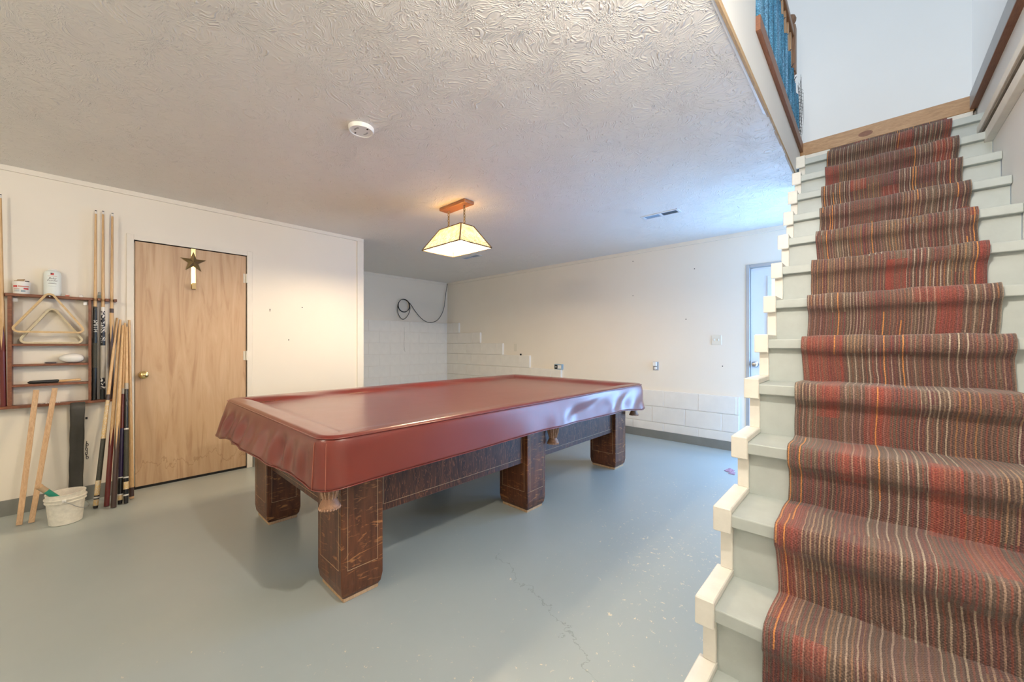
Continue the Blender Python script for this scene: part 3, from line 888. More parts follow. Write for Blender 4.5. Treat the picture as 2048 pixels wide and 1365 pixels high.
# ================================================================== RAILING UPSTAIRS
rail = thing('balustrade', (-0.44, 2.9, FU), 'wooden balustrade with square balusters along the upstairs landing edge', 'railing')
MB().box(-0.468, -0.412, 2.16, 3.56, 3.505, 3.555, 0.006, 2).build('handrail', 'newelwood', rail)
MB().box(-0.462, -0.418, 2.16, 3.56, FU, FU + 0.03, 0.002).build('bottom_rail', 'cream', rail)
yb = 2.24
while yb < 3.5:
    MB().box(-0.456, -0.424, yb, yb + 0.032, FU + 0.03, 3.505, 0.002).build('baluster', 'balusterwood', rail)
    yb += 0.125
nw = MB(); nw.box(-0.475, -0.405, 3.56, 3.63, FU, 3.10, 0.004)
nw.lathe((-0.44, 3.595, 3.10), [(0.033, 0), (0.026, 0.01), (0.034, 0.03), (0.026, 0.05), (0.02, 0.06), (0.03, 0.08), (0.022, 0.11), (0.028, 0.15)], 20)
nw.box(-0.475, -0.405, 3.56, 3.63, 3.25, 3.60, 0.004)
npst = nw.build('newel_post', 'newelwood', rail)
bl_ = MB().lathe((-0.44, 3.595, 3.60), [(0.03, 0), (0.024, 0.01), (0.018, 0.02), (0.026, 0.028), (0.035, 0.045), (0.037, 0.062), (0.030, 0.084), (0.014, 0.097), (0.003, 0.1)], 20)
smooth_angle(bl_.build('ball_finial', 'newelwood', npst))
# blue knitted netting tied to the railing
rows = []
NY = 150
def net_top(y): return 3.24 - (y - 2.76) * 0.23
for j in range(9):
    t = j / 8; row = []
    for i in range(NY):
        y = 2.163 + (3.555 - 2.163) * i / (NY - 1)
        zt = net_top(y) + 0.012 * math.sin(y * 42)
        z = (FU + 0.012) + (zt - FU - 0.012) * t
        a = 0.014 * (1 - 0.35 * t)
        x = -0.398 + a * math.sin(y * 48 + 0.6 * math.sin(y * 9) + t * 0.7) + 0.004 * math.sin(y * 131 + t * 2)
        row.append((x, y, z))
    rows.append(row)
nb = MB(); nb.grid(rows)
no = nb.build('blue_netting', 'net', None, True)
sm_ = no.modifiers.new('thickness', 'SOLIDIFY'); sm_.thickness = 0.003
tag(no, 'blue knitted netting hanging in folds on the upstairs balustrade', 'netting')
for i in range(10):
    y = 2.26 + i * 0.125
    tb_ = MB()
    zt = net_top(y) - 0.008
    ring = [(-0.432 + 0.036 * math.cos(a * math.pi / 5), y + 0.016 + 0.024 * math.sin(a * math.pi / 5), zt + 0.004 * math.sin(a)) for a in range(10)]
    tb_.tube(ring, 0.004, 5, True)
    tb_.tube([(-0.394, y + 0.016, zt), (-0.386, y + 0.022, zt + 0.02), (-0.384, y + 0.035, zt + 0.028)], 0.003, 5)
    tb_.build('tie', 'black', no)
# rolled wire mesh by the newel post
wm = MB()
for i in range(9):
    y = 3.565 + 0.018 * i
    wm.tube([(-0.386 + 0.010 * math.sin(i * 0.8), y, FU + 0.012), (-0.38 + 0.014 * math.sin(i * 0.8 + 0.6), y + 0.004, 2.95), (-0.386 + 0.014 * math.sin(i * 0.8 + 1.2), y - 0.004, 3.20 - 0.008 * i)], 0.0011, 4)
for k in range(15):
    z = FU + 0.02 + 0.026 * k
    wm.tube([(-0.386 + 0.012 * math.sin(i * 0.8 + k * 0.1), 3.565 + 0.018 * i, z) for i in range(9)], 0.001, 4)
tag(wm.build('wire_mesh', 'wire'), 'thin curled wire mesh standing beside the newel post', 'wire mesh')

# ================================================================== POOL TABLE
TX0, TX1 = -3.16, -1.76
tbl = thing('pool_table', (-2.46, 2.15, 0), 'antique dark oak pool table on six square legs', 'pool table')
def inlay_rect_x(mb, x, y0, y1, z0, z1, w_=0.0018, sgn=1):
    x0, x1 = (x, x + 0.0008) if sgn > 0 else (x - 0.0008, x)
    mb.box(x0, x1, y0, y0 + w_, z0, z1); mb.box(x0, x1, y1 - w_, y1, z0, z1)
    mb.box(x0, x1, y0 + w_, y1 - w_, z0, z0 + w_); mb.box(x0, x1, y0 + w_, y1 - w_, z1 - w_, z1)
def inlay_rect_y(mb, y, x0, x1, z0, z1, w_=0.0018, sgn=-1):
    y0, y1 = (y - 0.0008, y) if sgn < 0 else (y, y + 0.0008)
    mb.box(x0, x0 + w_, y0, y1, z0, z1); mb.box(x1 - w_, x1, y0, y1, z0, z1)
    mb.box(x0 + w_, x1 - w_, y0, y1, z0, z0 + w_); mb.box(x0 + w_, x1 - w_, y0, y1, z1 - w_, z1)
for ly0, ly1 in ((0.76, 0.965), (2.06, 2.265), (3.34, 3.545)):
    for lx0, lx1 in ((-2.035, TX1), (TX0, -2.885)):
        b = MB()
        # square post with cut-in foot
        cx, cy = (lx0 + lx1) / 2, (ly0 + ly1) / 2; hx, hy = (lx1 - lx0) / 2, (ly1 - ly0) / 2
        def ring(ins, z, cut):
            X_, Y_ = hx - ins, hy - ins
            pts = []
            for sx, sy in ((1, 1), (-1, 1), (-1, -1), (1, -1)):
                a = (cx + sx * X_, cy + sy * (Y_ - cut), z); c_ = (cx + sx * (X_ - cut), cy + sy * Y_, z)
                pts += [a, c_] if sx * sy > 0 else [c_, a]
            return pts
        vs = b.grid([ring(0.014, 0.020, 0.006), ring(0.006, 0.035, 0.005), ring(0.0, 0.075, 0.004), ring(0.0, 0.70, 0.004)], True)
        b.bm.faces.new(vs[0][::-1]); b.bm.faces.new(vs[-1])
        leg = b.build('leg', 'oak', tbl)
        sh = MB(); sh.box(lx0 + 0.016, lx1 - 0.016, ly0 + 0.016, ly1 - 0.016, 0.0, 0.0205, 0.003)
        sh.build('foot_shim', 'rawwood', leg)
        il = MB()
        inlay_rect_x(il, lx1, ly0 + 0.028, ly1 - 0.028, 0.15, 0.66)
        inlay_rect_y(il, ly0, lx0 + 0.03, lx1 - 0.03, 0.15, 0.66)
        il.build('inlay', 'inlay', leg)
AZ0, AZ1 = 0.355, 0.70
for y0, y1 in ((0.965, 2.06), (2.265, 3.34)):
    for x0, x1, s in ((-1.83, -1.795, 1), (-3.125, -3.09, -1)):
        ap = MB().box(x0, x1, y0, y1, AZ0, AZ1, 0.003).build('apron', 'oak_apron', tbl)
        il = MB(); inlay_rect_x(il, x1 if s > 0 else x0, y0 + 0.02, y1 - 0.02, AZ0 + 0.035, 0.66, sgn=s)
        il.build('inlay', 'inlay', ap)
for y0, s in ((0.79, -1), (3.48, 1)):
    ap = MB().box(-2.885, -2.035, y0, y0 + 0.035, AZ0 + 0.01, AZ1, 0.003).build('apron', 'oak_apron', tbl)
    il = MB(); inlay_rect_y(il, y0 if s < 0 else y0 + 0.035, -2.865, -2.055, AZ0 + 0.04, 0.66, sgn=s)
    il.build('inlay', 'inlay', ap)
MB().box(-3.12, -1.80, 0.80, 3.50, 0.70, 0.755).build('slate_bed', 'greyboard', tbl)
rl = MB()
CX0, CX1, CY0, CY1 = -3.345, -1.615, 0.625, 3.655
for (x0, x1, y0, y1) in ((CX0 + 0.03, CX0 + 0.17, CY0 + 0.03, CY1 - 0.03), (CX1 - 0.17, CX1 - 0.03, CY0 + 0.03, CY1 - 0.03)):
    MB().box(x0, x1, y0, y1, 0.702, 0.785, 0.008).build('rail', 'oak', tbl)
for (y0, y1) in ((CY0 + 0.03, CY0 + 0.17), (CY1 - 0.17, CY1 - 0.03)):
    MB().box(CX0 + 0.17, CX1 - 0.17, y0, y1, 0.702, 0.785, 0.008).build('rail', 'oak', tbl)
rl.bm.free()
def pocket(x, y, zb):
    p = MB(); z0 = zb
    p.lathe((x, y, z0), [(0.040, 0.0), (0.042, 0.010), (0.034, 0.028), (0.026, 0.042), (0.029, 0.06), (0.036, 0.09), (0.042, 0.13)], 20)
    po = smooth_angle(p.build('pocket', 'pocket', tbl), 60)
    f = MB()
    for i in range(14):
        a = 2 * math.pi * i / 14; c_, s_ = math.cos(a), math.sin(a)
        f.tube([(x + 0.045 * c_, y + 0.045 * s_, z0 + 0.13), (x + 0.040 * c_, y + 0.040 * s_, z0 + 0.09), (x + 0.031 * c_, y + 0.031 * s_, z0 + 0.06), (x + 0.029 * c_, y + 0.029 * s_, z0 + 0.044)], 0.0042, 5)
    f.build('fringe', 'pocketrim', po)
    g = MB()
    for i in range(22):
        a = 2 * math.pi * i / 22
        g.lathe((x + 0.041 * math.cos(a), y + 0.041 * math.sin(a), z0 - 0.003), [(0.003, 0), (0.0052, 0.004), (0.003, 0.010)], 6)
    g.build('beading', 'pocketrim', po)
pocket(-1.705, 0.685, 0.492)
pocket(-1.735, 2.325, 0.455)
pocket(-1.70, 3.60, 0.50)
pocket(-3.25, 0.685, 0.50)
pocket(-3.225, 2.15, 0.50)
pocket(-3.25, 3.60, 0.50)

# ------------------------------------------------------------------ vinyl cover
def rr_ring(d, z, n=480, rad=0.095, fn=None):
    """rounded rectangle inset by d (negative = outwards); points keep their index"""
    x0, x1, y0, y1 = CX0 + d, CX1 - d, CY0 + d, CY1 - d
    r = max(rad - d, 0.004) if d > 0 else rad - d * 0.6
    LXs, LYs = (CX1 - CX0 - 2 * rad), (CY1 - CY0 - 2 * rad)
    arc = math.pi / 2 * rad
    T = 2 * LXs + 2 * LYs + 4 * arc
    pts = []
    for i in range(n):
        s = T * i / n
        # start at right side near corner going +Y
        if s < LYs: f = s / LYs; p = (x1, y0 + r + f * (y1 - y0 - 2 * r)); nn = (1, 0)
        elif s < LYs + arc:
            a = (s - LYs) / arc * math.pi / 2; nn = (math.cos(a), math.sin(a)); p = (x1 - r + r * nn[0], y1 - r + r * nn[1])
        elif s < LYs + arc + LXs: f = (s - LYs - arc) / LXs; p = (x1 - r - f * (x1 - x0 - 2 * r), y1); nn = (0, 1)
        elif s < LYs + 2 * arc + LXs:
            a = math.pi / 2 + (s - LYs - arc - LXs) / arc * math.pi / 2; nn = (math.cos(a), math.sin(a)); p = (x0 + r + r * nn[0], y1 - r + r * nn[1])
        elif s < 2 * LYs + 2 * arc + LXs: f = (s - LYs - 2 * arc - LXs) / LYs; p = (x0, y1 - r - f * (y1 - y0 - 2 * r)); nn = (-1, 0)
        elif s < 2 * LYs + 3 * arc + LXs:
            a = math.pi + (s - 2 * LYs - 2 * arc - LXs) / arc * math.pi / 2; nn = (math.cos(a), math.sin(a)); p = (x0 + r + r * nn[0], y0 + r + r * nn[1])
        elif s < 2 * LYs + 3 * arc + 2 * LXs: f = (s - 2 * LYs - 3 * arc - LXs) / LXs; p = (x0 + r + f * (x1 - x0 - 2 * r), y0); nn = (0, -1)
        else:
            a = 1.5 * math.pi + (s - 2 * LYs - 3 * arc - 2 * LXs) / arc * math.pi / 2; nn = (math.cos(a), math.sin(a)); p = (x1 - r + r * nn[0], y0 + r + r * nn[1])
        pts.append((p[0], p[1], nn, s))
    return pts
def sstep(a, b, x):
    t = min(1, max(0, (x - a) / (b - a))); return t * t * (3 - 2 * t)
TOPZ = 0.812
def cover():
    bm = MB(); rows = []
    ring0 = rr_ring(0, 0)
    for j in range(15):
        t = 1 - j / 14           # 1 at hem .. 0 at top edge
        row = []
        for (x, y, nn, s) in ring0:
            right = max(0, nn[0]); near = max(0, -nn[1]); left = max(0, -nn[0]); far = max(0, nn[1])
            fy = (y - CY0) / (CY1 - CY0); fx = (x - CX0) / (CX1 - CX0)
            # hem height and flare of each side
            hem = right * (0.592 + 0.024 * math.sin(fy * 3.0) - 0.030 * sstep(0.8, 1, fy) + 0.004 * math.sin(fy * 17)) \
                + near * (0.612 - 0.045 * sstep(0.3, 0.0, fx) - 0.022 * sstep(0.75, 1.0, fx) + 0.005 * math.sin(fx * 23 + 1)) \
                + left * 0.570 + far * 0.60
            wsum = right + near + left + far
            hem /= wsum
            flare = (right * (0.006 + 0.016 * sstep(0.25, 0.6, fy)) + near * (0.012 + 0.055 * sstep(0.97, 0.5, fx)) + left * 0.06 + far * 0.03) / wsum
            # folds
            wa_ = right * sstep(0.30, 0.62, fy) * (0.008 * math.sin(s * 9.5) + 0.005 * math.sin(s * 17 + 1.3) + 0.004 * math.sin(s * 6.1)) \
                + right * 0.003 * math.sin(s * 6) \
                + near * sstep(0.98, 0.76, fx) * (0.010 * math.sin(s * 34 + 1.2 * math.sin(s * 7)) + 0.006 * math.sin(s * 21 + 0.7)) * (1.5 * math.sin(math.pi * t ** 0.8) + 0.30) \
                + left * 0.012 * math.sin(s * 22) + far * 0.010 * math.sin(s * 24)
            amp = sstep(0.03, 0.75, t)
            # folds on the right side are pinched diagonally
            dg = right * sstep(0.45, 0.7, fy) * 0.008 * math.sin(s * 11 + t * 4.5 + math.sin(s * 5)) * math.sin(math.pi * min(1, t))
            o_ = 0.006 * math.sin(min(1, t * 6) * math.pi / 2) + flare * t ** 1.15 + wa_ * amp + dg
            z = TOPZ - 0.012 - (TOPZ - 0.012 - hem) * t
            row.append((x + nn[0] * o_, y + nn[1] * o_, z))
        rows.append(row)
    insets = [0.004, 0.012, 0.03, 0.06, 0.095, 0.125, 0.14, 0.155, 0.175, 0.21, 0.3, 0.45, 0.62, 0.80]
    for d in insets:
        row = []
        for (x, y, nn, s) in rr_ring(d, 0):
            z = TOPZ - 0.012 * sstep(0.012, 0.0, d) - 0.034 * sstep(0.085, 0.20, d)
            z += 0.0016 * math.sin(s * 13) * sstep(0.02, 0.08, d) * sstep(0.2, 0.12, d)
            # slack ripples along the left rail
            if nn[0] < -0.5: z += 0.004 * math.sin(s * 9.0 + d * 40) * sstep(0.05, 0.12, d) * sstep(0.26, 0.15, d)
            if d > 0.15: z += 0.0018 * math.sin(x * 5.1 + y * 2.3)
            row.append((x, y, z))
        rows.append(row)
    vs = bm.grid(rows, True)
    bm.bm.faces.new(vs[-1])
    o = bm.build('table_cover', 'vinyl', None, True)
    tag(o, 'oxblood vinyl fitted cover draped over the pool table', 'table cover')
    md = o.modifiers.new('thickness', 'SOLIDIFY'); md.thickness = 0.0025; md.offset = -1
    # piping round the top edge, hem welt and corner seams
    MB().tube([(x + nn[0] * 0.003, y + nn[1] * 0.003, TOPZ - 0.009) for (x, y, nn, s) in rr_ring(0, 0, 360)], 0.0032, 6, True).build('piping', 'vinyl', o, True)
    he = MB().tube([(r[0], r[1], r[2]) for r in rows[0][::2]], 0.003, 6, True); he.build('hem_welt', 'vinyl', o, True)
    for k, (x, y, nn, s) in enumerate(ring0):
        pass
    # corner seam: two stitch lines at the near right corner, from rows
    best = min(range(len(ring0)), key=lambda i: (ring0[i][2][0] - 0.70) ** 2 + (ring0[i][2][1] + 0.71) ** 2)
    for db in (-3, 0):
        i = (best + db) % len(ring0); nn = ring0[i][2]
        MB().tube([(r[i][0] + nn[0] * 0.001, r[i][1] + nn[1] * 0.001, r[i][2]) for r in rows[:14]], 0.0013, 5).build('corner_seam', 'stitch', o)
    best2 = min(range(len(ring0)), key=lambda i: (ring0[i][2][0] - 0.70) ** 2 + (ring0[i][2][1] - 0.71) ** 2)
    nn = ring0[best2][2]
    MB().tube([(r[best2][0] + nn[0] * 0.001, r[best2][1] + nn[1] * 0.001, r[best2][2]) for r in rows[:14]], 0.0013, 5).build('corner_seam', 'stitch', o)
cover()

# ================================================================== PENDANT LAMP
LX, LY = -2.705, 2.19
lamp = thing('pendant_lamp', (LX, LY, H), 'two chain pendant lamp with a leaded glass shade hanging above the table', 'lamp')
MB().box(LX - 0.18, LX + 0.18, LY - 0.055, LY + 0.055, H - 0.03, H, 0.008, 2).build('ceiling_canopy', 'canopywood', lamp)
SB, STP = 2.045, 2.232
bx, by, tx, ty = 0.265, 0.18, 0.15, 0.07
def link_ring(mb, c_, ax, w_, h_, r):
    pts = []
    for i in range(16):
        a = 2 * math.pi * i / 16
        u = w_ * math.cos(a); v_ = h_ * math.sin(a)
        pts.append((c_[0] + (u if ax == 0 else 0), c_[1] + (u if ax == 1 else 0), c_[2] + v_))
    mb.tube(pts, r, 6, True)
for s in (-1, 1):
    ch = MB(); z = H - 0.04; i = 0
    while z > STP + 0.008:
        link_ring(ch, (LX + s * 0.11, LY, z), i % 2, 0.009, 0.0170, 0.0029)
        z -= 0.0265; i += 1
    ch.tube([(LX + s * 0.11 + 0.006, LY + 0.004, H - 0.03), (LX + s * 0.11 + 0.004, LY - 0.005, H - 0.1), (LX + s * 0.11 + 0.005, LY + 0.003, STP)], 0.0016, 5)
    ch.build('chain', 'bronze', lamp)
quads = [((-tx, -ty), (tx, -ty), (bx, -by), (-bx, -by)), ((tx, -ty), (tx, ty), (bx, by), (bx, -by)), ((tx, ty), (-tx, ty), (-bx, by), (bx, by)), ((-tx, ty), (-tx, -ty), (-bx, -by), (-bx, by))]
for (a, b_, c_, d_) in quads:
    p = MB()
    P3 = lambda q, z, o_=0: (LX + q[0] * (1 - o_), LY + q[1] * (1 - o_), z)
    A, B_, C_, D_ = P3(a, STP), P3(b_, STP), P3(c_, SB), P3(d_, SB)
    A2, B2, C2, D2 = P3(a, STP, 0.012), P3(b_, STP, 0.012), P3(c_, SB, 0.012), P3(d_, SB, 0.012)
    v1 = [p.bm.verts.new(v) for v in (A, B_, C_, D_)]; v2 = [p.bm.verts.new(v) for v in (A2, B2, C2, D2)]
    p.bm.faces.new(v1); p.bm.faces.new(v2[::-1])
    for i in range(4): p.bm.faces.new((v1[i], v2[i], v2[(i + 1) % 4], v1[(i + 1) % 4]))
    pan = p.build('glass_panel', 'shade', lamp, base=(LX, LY, SB))
MB().box(LX - tx, LX + tx, LY - ty, LY + ty, STP - 0.002, STP).build('top_diffuser', 'diffuser', lamp, base=(LX, LY, SB))  # added diffuser over the open shade top, softens and yellows the ceiling glow
fm_ = MB()
cs_t = [(-tx, -ty), (tx, -ty), (tx, ty), (-tx, ty)]; cs_b = [(-bx, -by), (bx, -by), (bx, by), (-bx, by)]
for i in range(4):
    j = (i + 1) % 4
    fm_.tube([(LX + cs_t[i][0], LY + cs_t[i][1], STP), (LX + cs_b[i][0], LY + cs_b[i][1], SB)], 0.006, 6)
    fm_.tube([(LX + cs_t[i][0], LY + cs_t[i][1], STP), (LX + cs_t[j][0], LY + cs_t[j][1], STP)], 0.005, 6)
    fm_.tube([(LX + cs_b[i][0], LY + cs_b[i][1], SB), (LX + cs_b[j][0], LY + cs_b[j][1], SB)], 0.0055, 6)
fm_.box(LX - tx, LX + tx, LY - 0.008, LY + 0.008, STP - 0.004, STP + 0.006)
fm_.build('shade_frame', 'glassframe', lamp)
for s in (-1, 1):
    sk = MB().lathe((LX + s * 0.10, LY, STP - 0.095), [(0.018, 0), (0.018, 0.03), (0.010, 0.04), (0.006, 0.095)], 16); sk.build('lamp_socket', 'brass', lamp)
    bb = MB().lathe((LX + s * 0.10, LY, STP - 0.19), [(0.004, 0), (0.018, 0.005), (0.029, 0.02), (0.032, 0.038), (0.027, 0.058), (0.016, 0.08), (0.014, 0.095)], 20)
    smooth_angle(bb.build('bulb', 'bulb', lamp), 60)

# bare bulb fixtures on the ceiling outside the frame: stair bulb inferred from shadows, rear two added as fill
def ceiling_bulb(x, y, mat, label):
    t = thing('ceiling_light', (x, y, H), label, 'lamp', 'bare bulb ceiling lights')
    smooth_angle(MB().lathe((x, y, H - 0.035), [(0.03, 0), (0.05, 0.012), (0.06, 0.03), (0.06, 0.035)], 24).build('lamp_holder', 'white', t))
    smooth_angle(MB().lathe((x, y, H - 0.13), [(0.004, 0), (0.02, 0.005), (0.03, 0.022), (0.032, 0.04), (0.024, 0.066), (0.014, 0.085), (0.014, 0.097)], 20).build('bulb', mat, t), 60)
ceiling_bulb(-0.20, 0.75, 'bulb_plain', 'bare bulb ceiling light above the foot of the stairs')
ceiling_bulb(-2.0, -1.7, 'bulb_fill', 'added bare bulb fill light behind the camera')
ceiling_bulb(-4.7, -1.6, 'bulb_fill', 'added bare bulb fill light in the rear left corner')

# ================================================================== CEILING AND WALL FITTINGS
# empty smoke alarm base plate
sa = thing('alarm_base', (-2.145, 1.04, H), 'round white mounting plate of a missing smoke alarm on the ceiling', 'smoke alarm')
smooth_angle(MB().lathe((-2.145, 1.04, H - 0.022), [(0.058, 0.006), (0.060, 0.001), (0.065, 0.0), (0.068, 0.006), (0.070, 0.022)], 40, cap=False).build('rim', 'white', sa), 40)
MB().lathe((-2.145, 1.04, H - 0.018), [(0.059, 0), (0.059, 0.018)], 40).build('plate', 'white', sa)
for a in (20, 200):
    ca, sa_ = math.cos(R(a)), math.sin(R(a))
    MB().box(-2.145 + 0.045 * ca - 0.006, -2.145 + 0.045 * ca + 0.006, 1.04 + 0.045 * sa_ - 0.004, 1.04 + 0.045 * sa_ + 0.004, H - 0.0188, H - 0.0178).build('slot', 'dark', sa)
for a in (100, 280):
    pts = []
    for k in range(9):
        b_ = R(a - 32 + 8 * k); pts.append((-2.145 + 0.034 * math.cos(b_), 1.04 + 0.034 * math.sin(b_), H - 0.0150))
    MB().tube(pts, 0.006, 6).build('bracket', 'greymetal', sa)

def vent(cx, cy, label, dk='ventdark', sh='ventblue', bl='greymetal'):
    v = thing('ceiling_vent', (cx, cy, H), label, 'vent', 'ceiling air vents')
    L_, W_ = 0.175, 0.06
    f = MB()
    f.box(cx - L_, cx + L_, cy - W_, cy - W_ + 0.022, H - 0.006, H, 0.002); f.box(cx - L_, cx + L_, cy + W_ - 0.022, cy + W_, H - 0.006, H, 0.002)
    for x in (cx - L_, cx - 0.012, cx + L_ - 0.022): f.box(x, x + 0.024, cy - W_ + 0.022, cy + W_ - 0.022, H - 0.006, H, 0.002)
    f.build('frame', 'ventmetal', v)
    MB().box(cx - L_ + 0.024, cx - 0.012, cy - W_ + 0.022, cy + W_ - 0.022, H - 0.002, H).build('shutter', sh, v)
    MB().box(cx + 0.012, cx + L_ - 0.022, cy - W_ + 0.022, cy + W_ - 0.022, H - 0.002, H).build('opening', dk, v)
    for x0, x1, m in ((cx - L_ + 0.024, cx - 0.012, 'ventmetal'), (cx + 0.012, cx + L_ - 0.022, 'ventdark')):
        for k in range(12):
            x = x0 + (x1 - x0) * (k + 0.5) / 12
            MB().prism([(x - 0.004, cy - W_ + 0.022, H - 0.001), (x - 0.003, cy - W_ + 0.022, H - 0.001), (x + 0.004, cy - W_ + 0.022, H - 0.006), (x + 0.003, cy - W_ + 0.022, H - 0.006)], (0, 2 * W_ - 0.044, 0)).build('slat', 'ventmetal' if m == 'ventmetal' else bl, v)
vent(-1.465, 3.68, 'white ceiling vent with a blue half near the stairs')
vent(-4.15, 3.63, 'faint ceiling vent just below the lamp shade', 'greymetal', 'ventmetal', 'ventmetal')

# double light switch by the back door
sw = thing('light_switch', (-1.30, YB, 1.185), 'ivory double light switch plate on the back wall beside the door', 'switch')
MB().box(-1.353, -1.247, YB - 0.006, YB, 1.186, 1.300, 0.003).build('plate', 'ivory', sw)
for x in (-1.323, -1.277):
    MB().box(x - 0.005, x + 0.005, YB - 0.013, YB - 0.006, 1.236, 1.256, 0.001).build('toggle', 'white', sw)
# plug-in on outlet
pg = thing('wall_outlet', (-2.01, YB, 0.86), 'wall outlet with a white plug-in device on the back wall', 'outlet')
MB().box(-2.048, -1.972, YB - 0.006, YB, 0.86, 0.972, 0.003).build('plate', 'greymetal', pg)
MB().box(-2.040, -1.990, YB - 0.040, YB - 0.006, 0.915, 0.968, 0.006).build('plug_body', 'white', pg)
smooth_angle(MB().lathe((-2.01, YB - 0.006, 0.888), [(0.019, 0), (0.019, 0.014), (0.012, 0.018)], 20, (0, -1, 0)).build('night_light', 'white', pg))
# blue open junction box and blank plate
jb = thing('junction_box', (-3.52, YB - 0.03, 0.80), 'small blue open electrical box on the back wall above the table', 'electrical box')
MB().box(-3.592, -3.449, YB - 0.046, YB - 0.0, 0.805, 0.888, 0.003).build('box', 'ventblue', jb)
MB().box(-3.583, -3.53, YB - 0.048, YB - 0.046, 0.815, 0.878).build('opening', 'dark', jb)
MB().box(-3.525, -3.46, YB - 0.049, YB - 0.046, 0.822, 0.872).build('receptacle', 'white', jb)
smooth_angle(MB().lathe((-3.556, YB - 0.048, 0.846), [(0.014, 0), (0.014, 0.004)], 14, (0, -1, 0)).build('knockout', 'greymetal', jb))
tag(MB().box(-4.481, -4.412, YB - 0.006, YB, 1.076, 1.204, 0.003).build('cover_plate', 'ivory'), 'beige blank cover plate low on the back wall above the stepped blocks', 'wall plate')

# coiled black cable in the alcove with a thin string
XC = XA + 0.03
cb = thing('coiled_cable', (XA, 3.9, 1.6), 'black cable coiled on the alcove wall and looping up to the ceiling corner', 'cable')
def bez(pts, n=10):
    out = []
    for i in range(len(pts) - 1):
        p0, p1, p2, p3 = [Vector(pts[max(0, min(len(pts) - 1, i + k))]) for k in (-1, 0, 1, 2)]
        for t in range(n):
            t /= n
            out.append(0.5 * ((2 * p1) + (-p0 + p2) * t + (2 * p0 - 5 * p1 + 4 * p2 - p3) * t * t + (-p0 + 3 * p1 - 3 * p2 + p3) * t ** 3))
    out.append(Vector(pts[-1])); return out
cy0, cz0 = 3.865, 1.905
for k, (ra, rb, oy, oz) in enumerate(((0.118, 0.118, 0, 0), (0.122, 0.115, 0.004, 0.004), (0.114, 0.121, -0.003, 0.002))):
    MB().tube([(XC + 0.006 * k, cy0 + oy + ra * math.cos(a * math.pi / 16), cz0 + oz + rb * math.sin(a * math.pi / 16)) for a in range(32)], 0.0052, 6, True).build('coil', 'cable', cb)
lp = bez([(XC, 3.745, 1.93), (XC, 3.74, 1.80), (XC, 3.78, 1.70), (XC, 3.85, 1.655), (XC, 3.925, 1.70), (XC, 3.985, 1.80), (XC, 3.995, 1.90), (XC, 3.95, 1.99), (XC, 3.87, 2.02)])
MB().tube(lp, 0.0055, 6).build('loop', 'cable', cb)
tl = bez([(XC + 0.012, 3.87, 2.022), (XC + 0.012, 3.99, 1.955), (XC + 0.01, 4.12, 1.80), (XC + 0.01, 4.28, 1.665), (XC + 0.01, 4.44, 1.62), (XC + 0.01, 4.62, 1.68), (XC + 0.01, 4.75, 1.86), (XC + 0.01, 4.80, 2.08), (XC + 0.01, 4.83, 2.28), (XC, 4.868, 2.425)])
MB().tube(tl, 0.0055, 6).build('tail', 'cable', cb)
MB().tube(bez([(XA + 0.045, 3.863, 1.51), (XA + 0.045, 3.868, 1.35), (XA + 0.045, 3.860, 1.2), (XA + 0.045, 3.872, 1.10), (XA + 0.045, 3.885, 1.05)]), 0.0016, 5).build('string', 'string', cb)
MB().tube([(XA + 0.045, 3.87, 1.12), (XA + 0.046, 3.852, 1.085)], 0.0014, 5).build('string', 'string', cb)

# wreath hanger over the door
wh = thing('wreath_hanger', (XL, 0.593, 1.68), 'brass over-the-door wreath hanger with a bronze star', 'hanger')
XD = XL - 0.006
MB().box(XD - 0.001, XD + 0.0015, 0.577, 0.609, 1.69, DZ - 0.005, 0.0005).build('strap', 'brass', wh)
hk = MB(); hk.box(XD + 0.0015, XD + 0.045, 0.579, 0.607, 1.683, 1.688); hk.box(XD + 0.041, XD + 0.045, 0.579, 0.607, 1.688, 1.735)
hk.build('hook', 'bronze', wh)
stb = MB(); ctr = stb.bm.verts.new((XD + 0.024, 0.593, 1.925)); ring_ = []
for i in range(10):
    a = math.pi / 2 + i * math.pi / 5; r_ = 0.095 if i % 2 == 0 else 0.036
    ring_.append(stb.bm.verts.new((XD + 0.004, 0.593 - r_ * math.cos(a), 1.925 + r_ * math.sin(a))))
for i in range(10): stb.bm.faces.new((ctr, ring_[i], ring_[(i + 1) % 10]))
stb.bm.faces.new(ring_)
stb.build('star', 'bronze', wh)

# ================================================================== CUE RACK ON THE LEFT WALL
XW = XL
XF = XL + 0.075
rk = thing('cue_rack', (XL, -0.2, 0.745), 'reddish wooden wall rack with shelves for billiard accessories and cues', 'cue rack')
MB().box(XW, XF, -0.4215, -0.012, 1.528, 1.548, 0.002).build('top_shelf', 'rackwood', rk)
nt_ = MB(); nt_.box(XW, XF - 0.03, -0.012, 0.113, 1.528, 1.548)
for y0, y1 in ((-0.012, -0.009), (0.012, 0.027), (0.052, 0.074), (0.100, 0.116)): nt_.box(XF - 0.03, XF + 0.012, y0, y1, 1.528, 1.548, 0.002)
nt_.build('cue_holder', 'rackwood', rk)
for y, y2 in ((-0.410, -0.391), (-0.036, -0.0205)): MB().box(XW, XF, y, y2, 0.768, 1.528, 0.001).build('upright', 'rackwood', rk)
for z in (1.183, 1.040, 0.897): MB().box(XW, XF - 0.004, -0.391, -0.036, z, z + 0.015, 0.001).build('shelf', 'rackwood', rk)
MB().box(XW, XF + 0.004, -0.62, 0.104, 0.749, 0.768, 0.002).build('bottom_shelf', 'rackwood', rk)
nt2 = MB(); nt2.box(XW, XF - 0.035, -0.62, -0.4216, 1.528, 1.548); nt2.build('cue_holder', 'rackwood', rk)
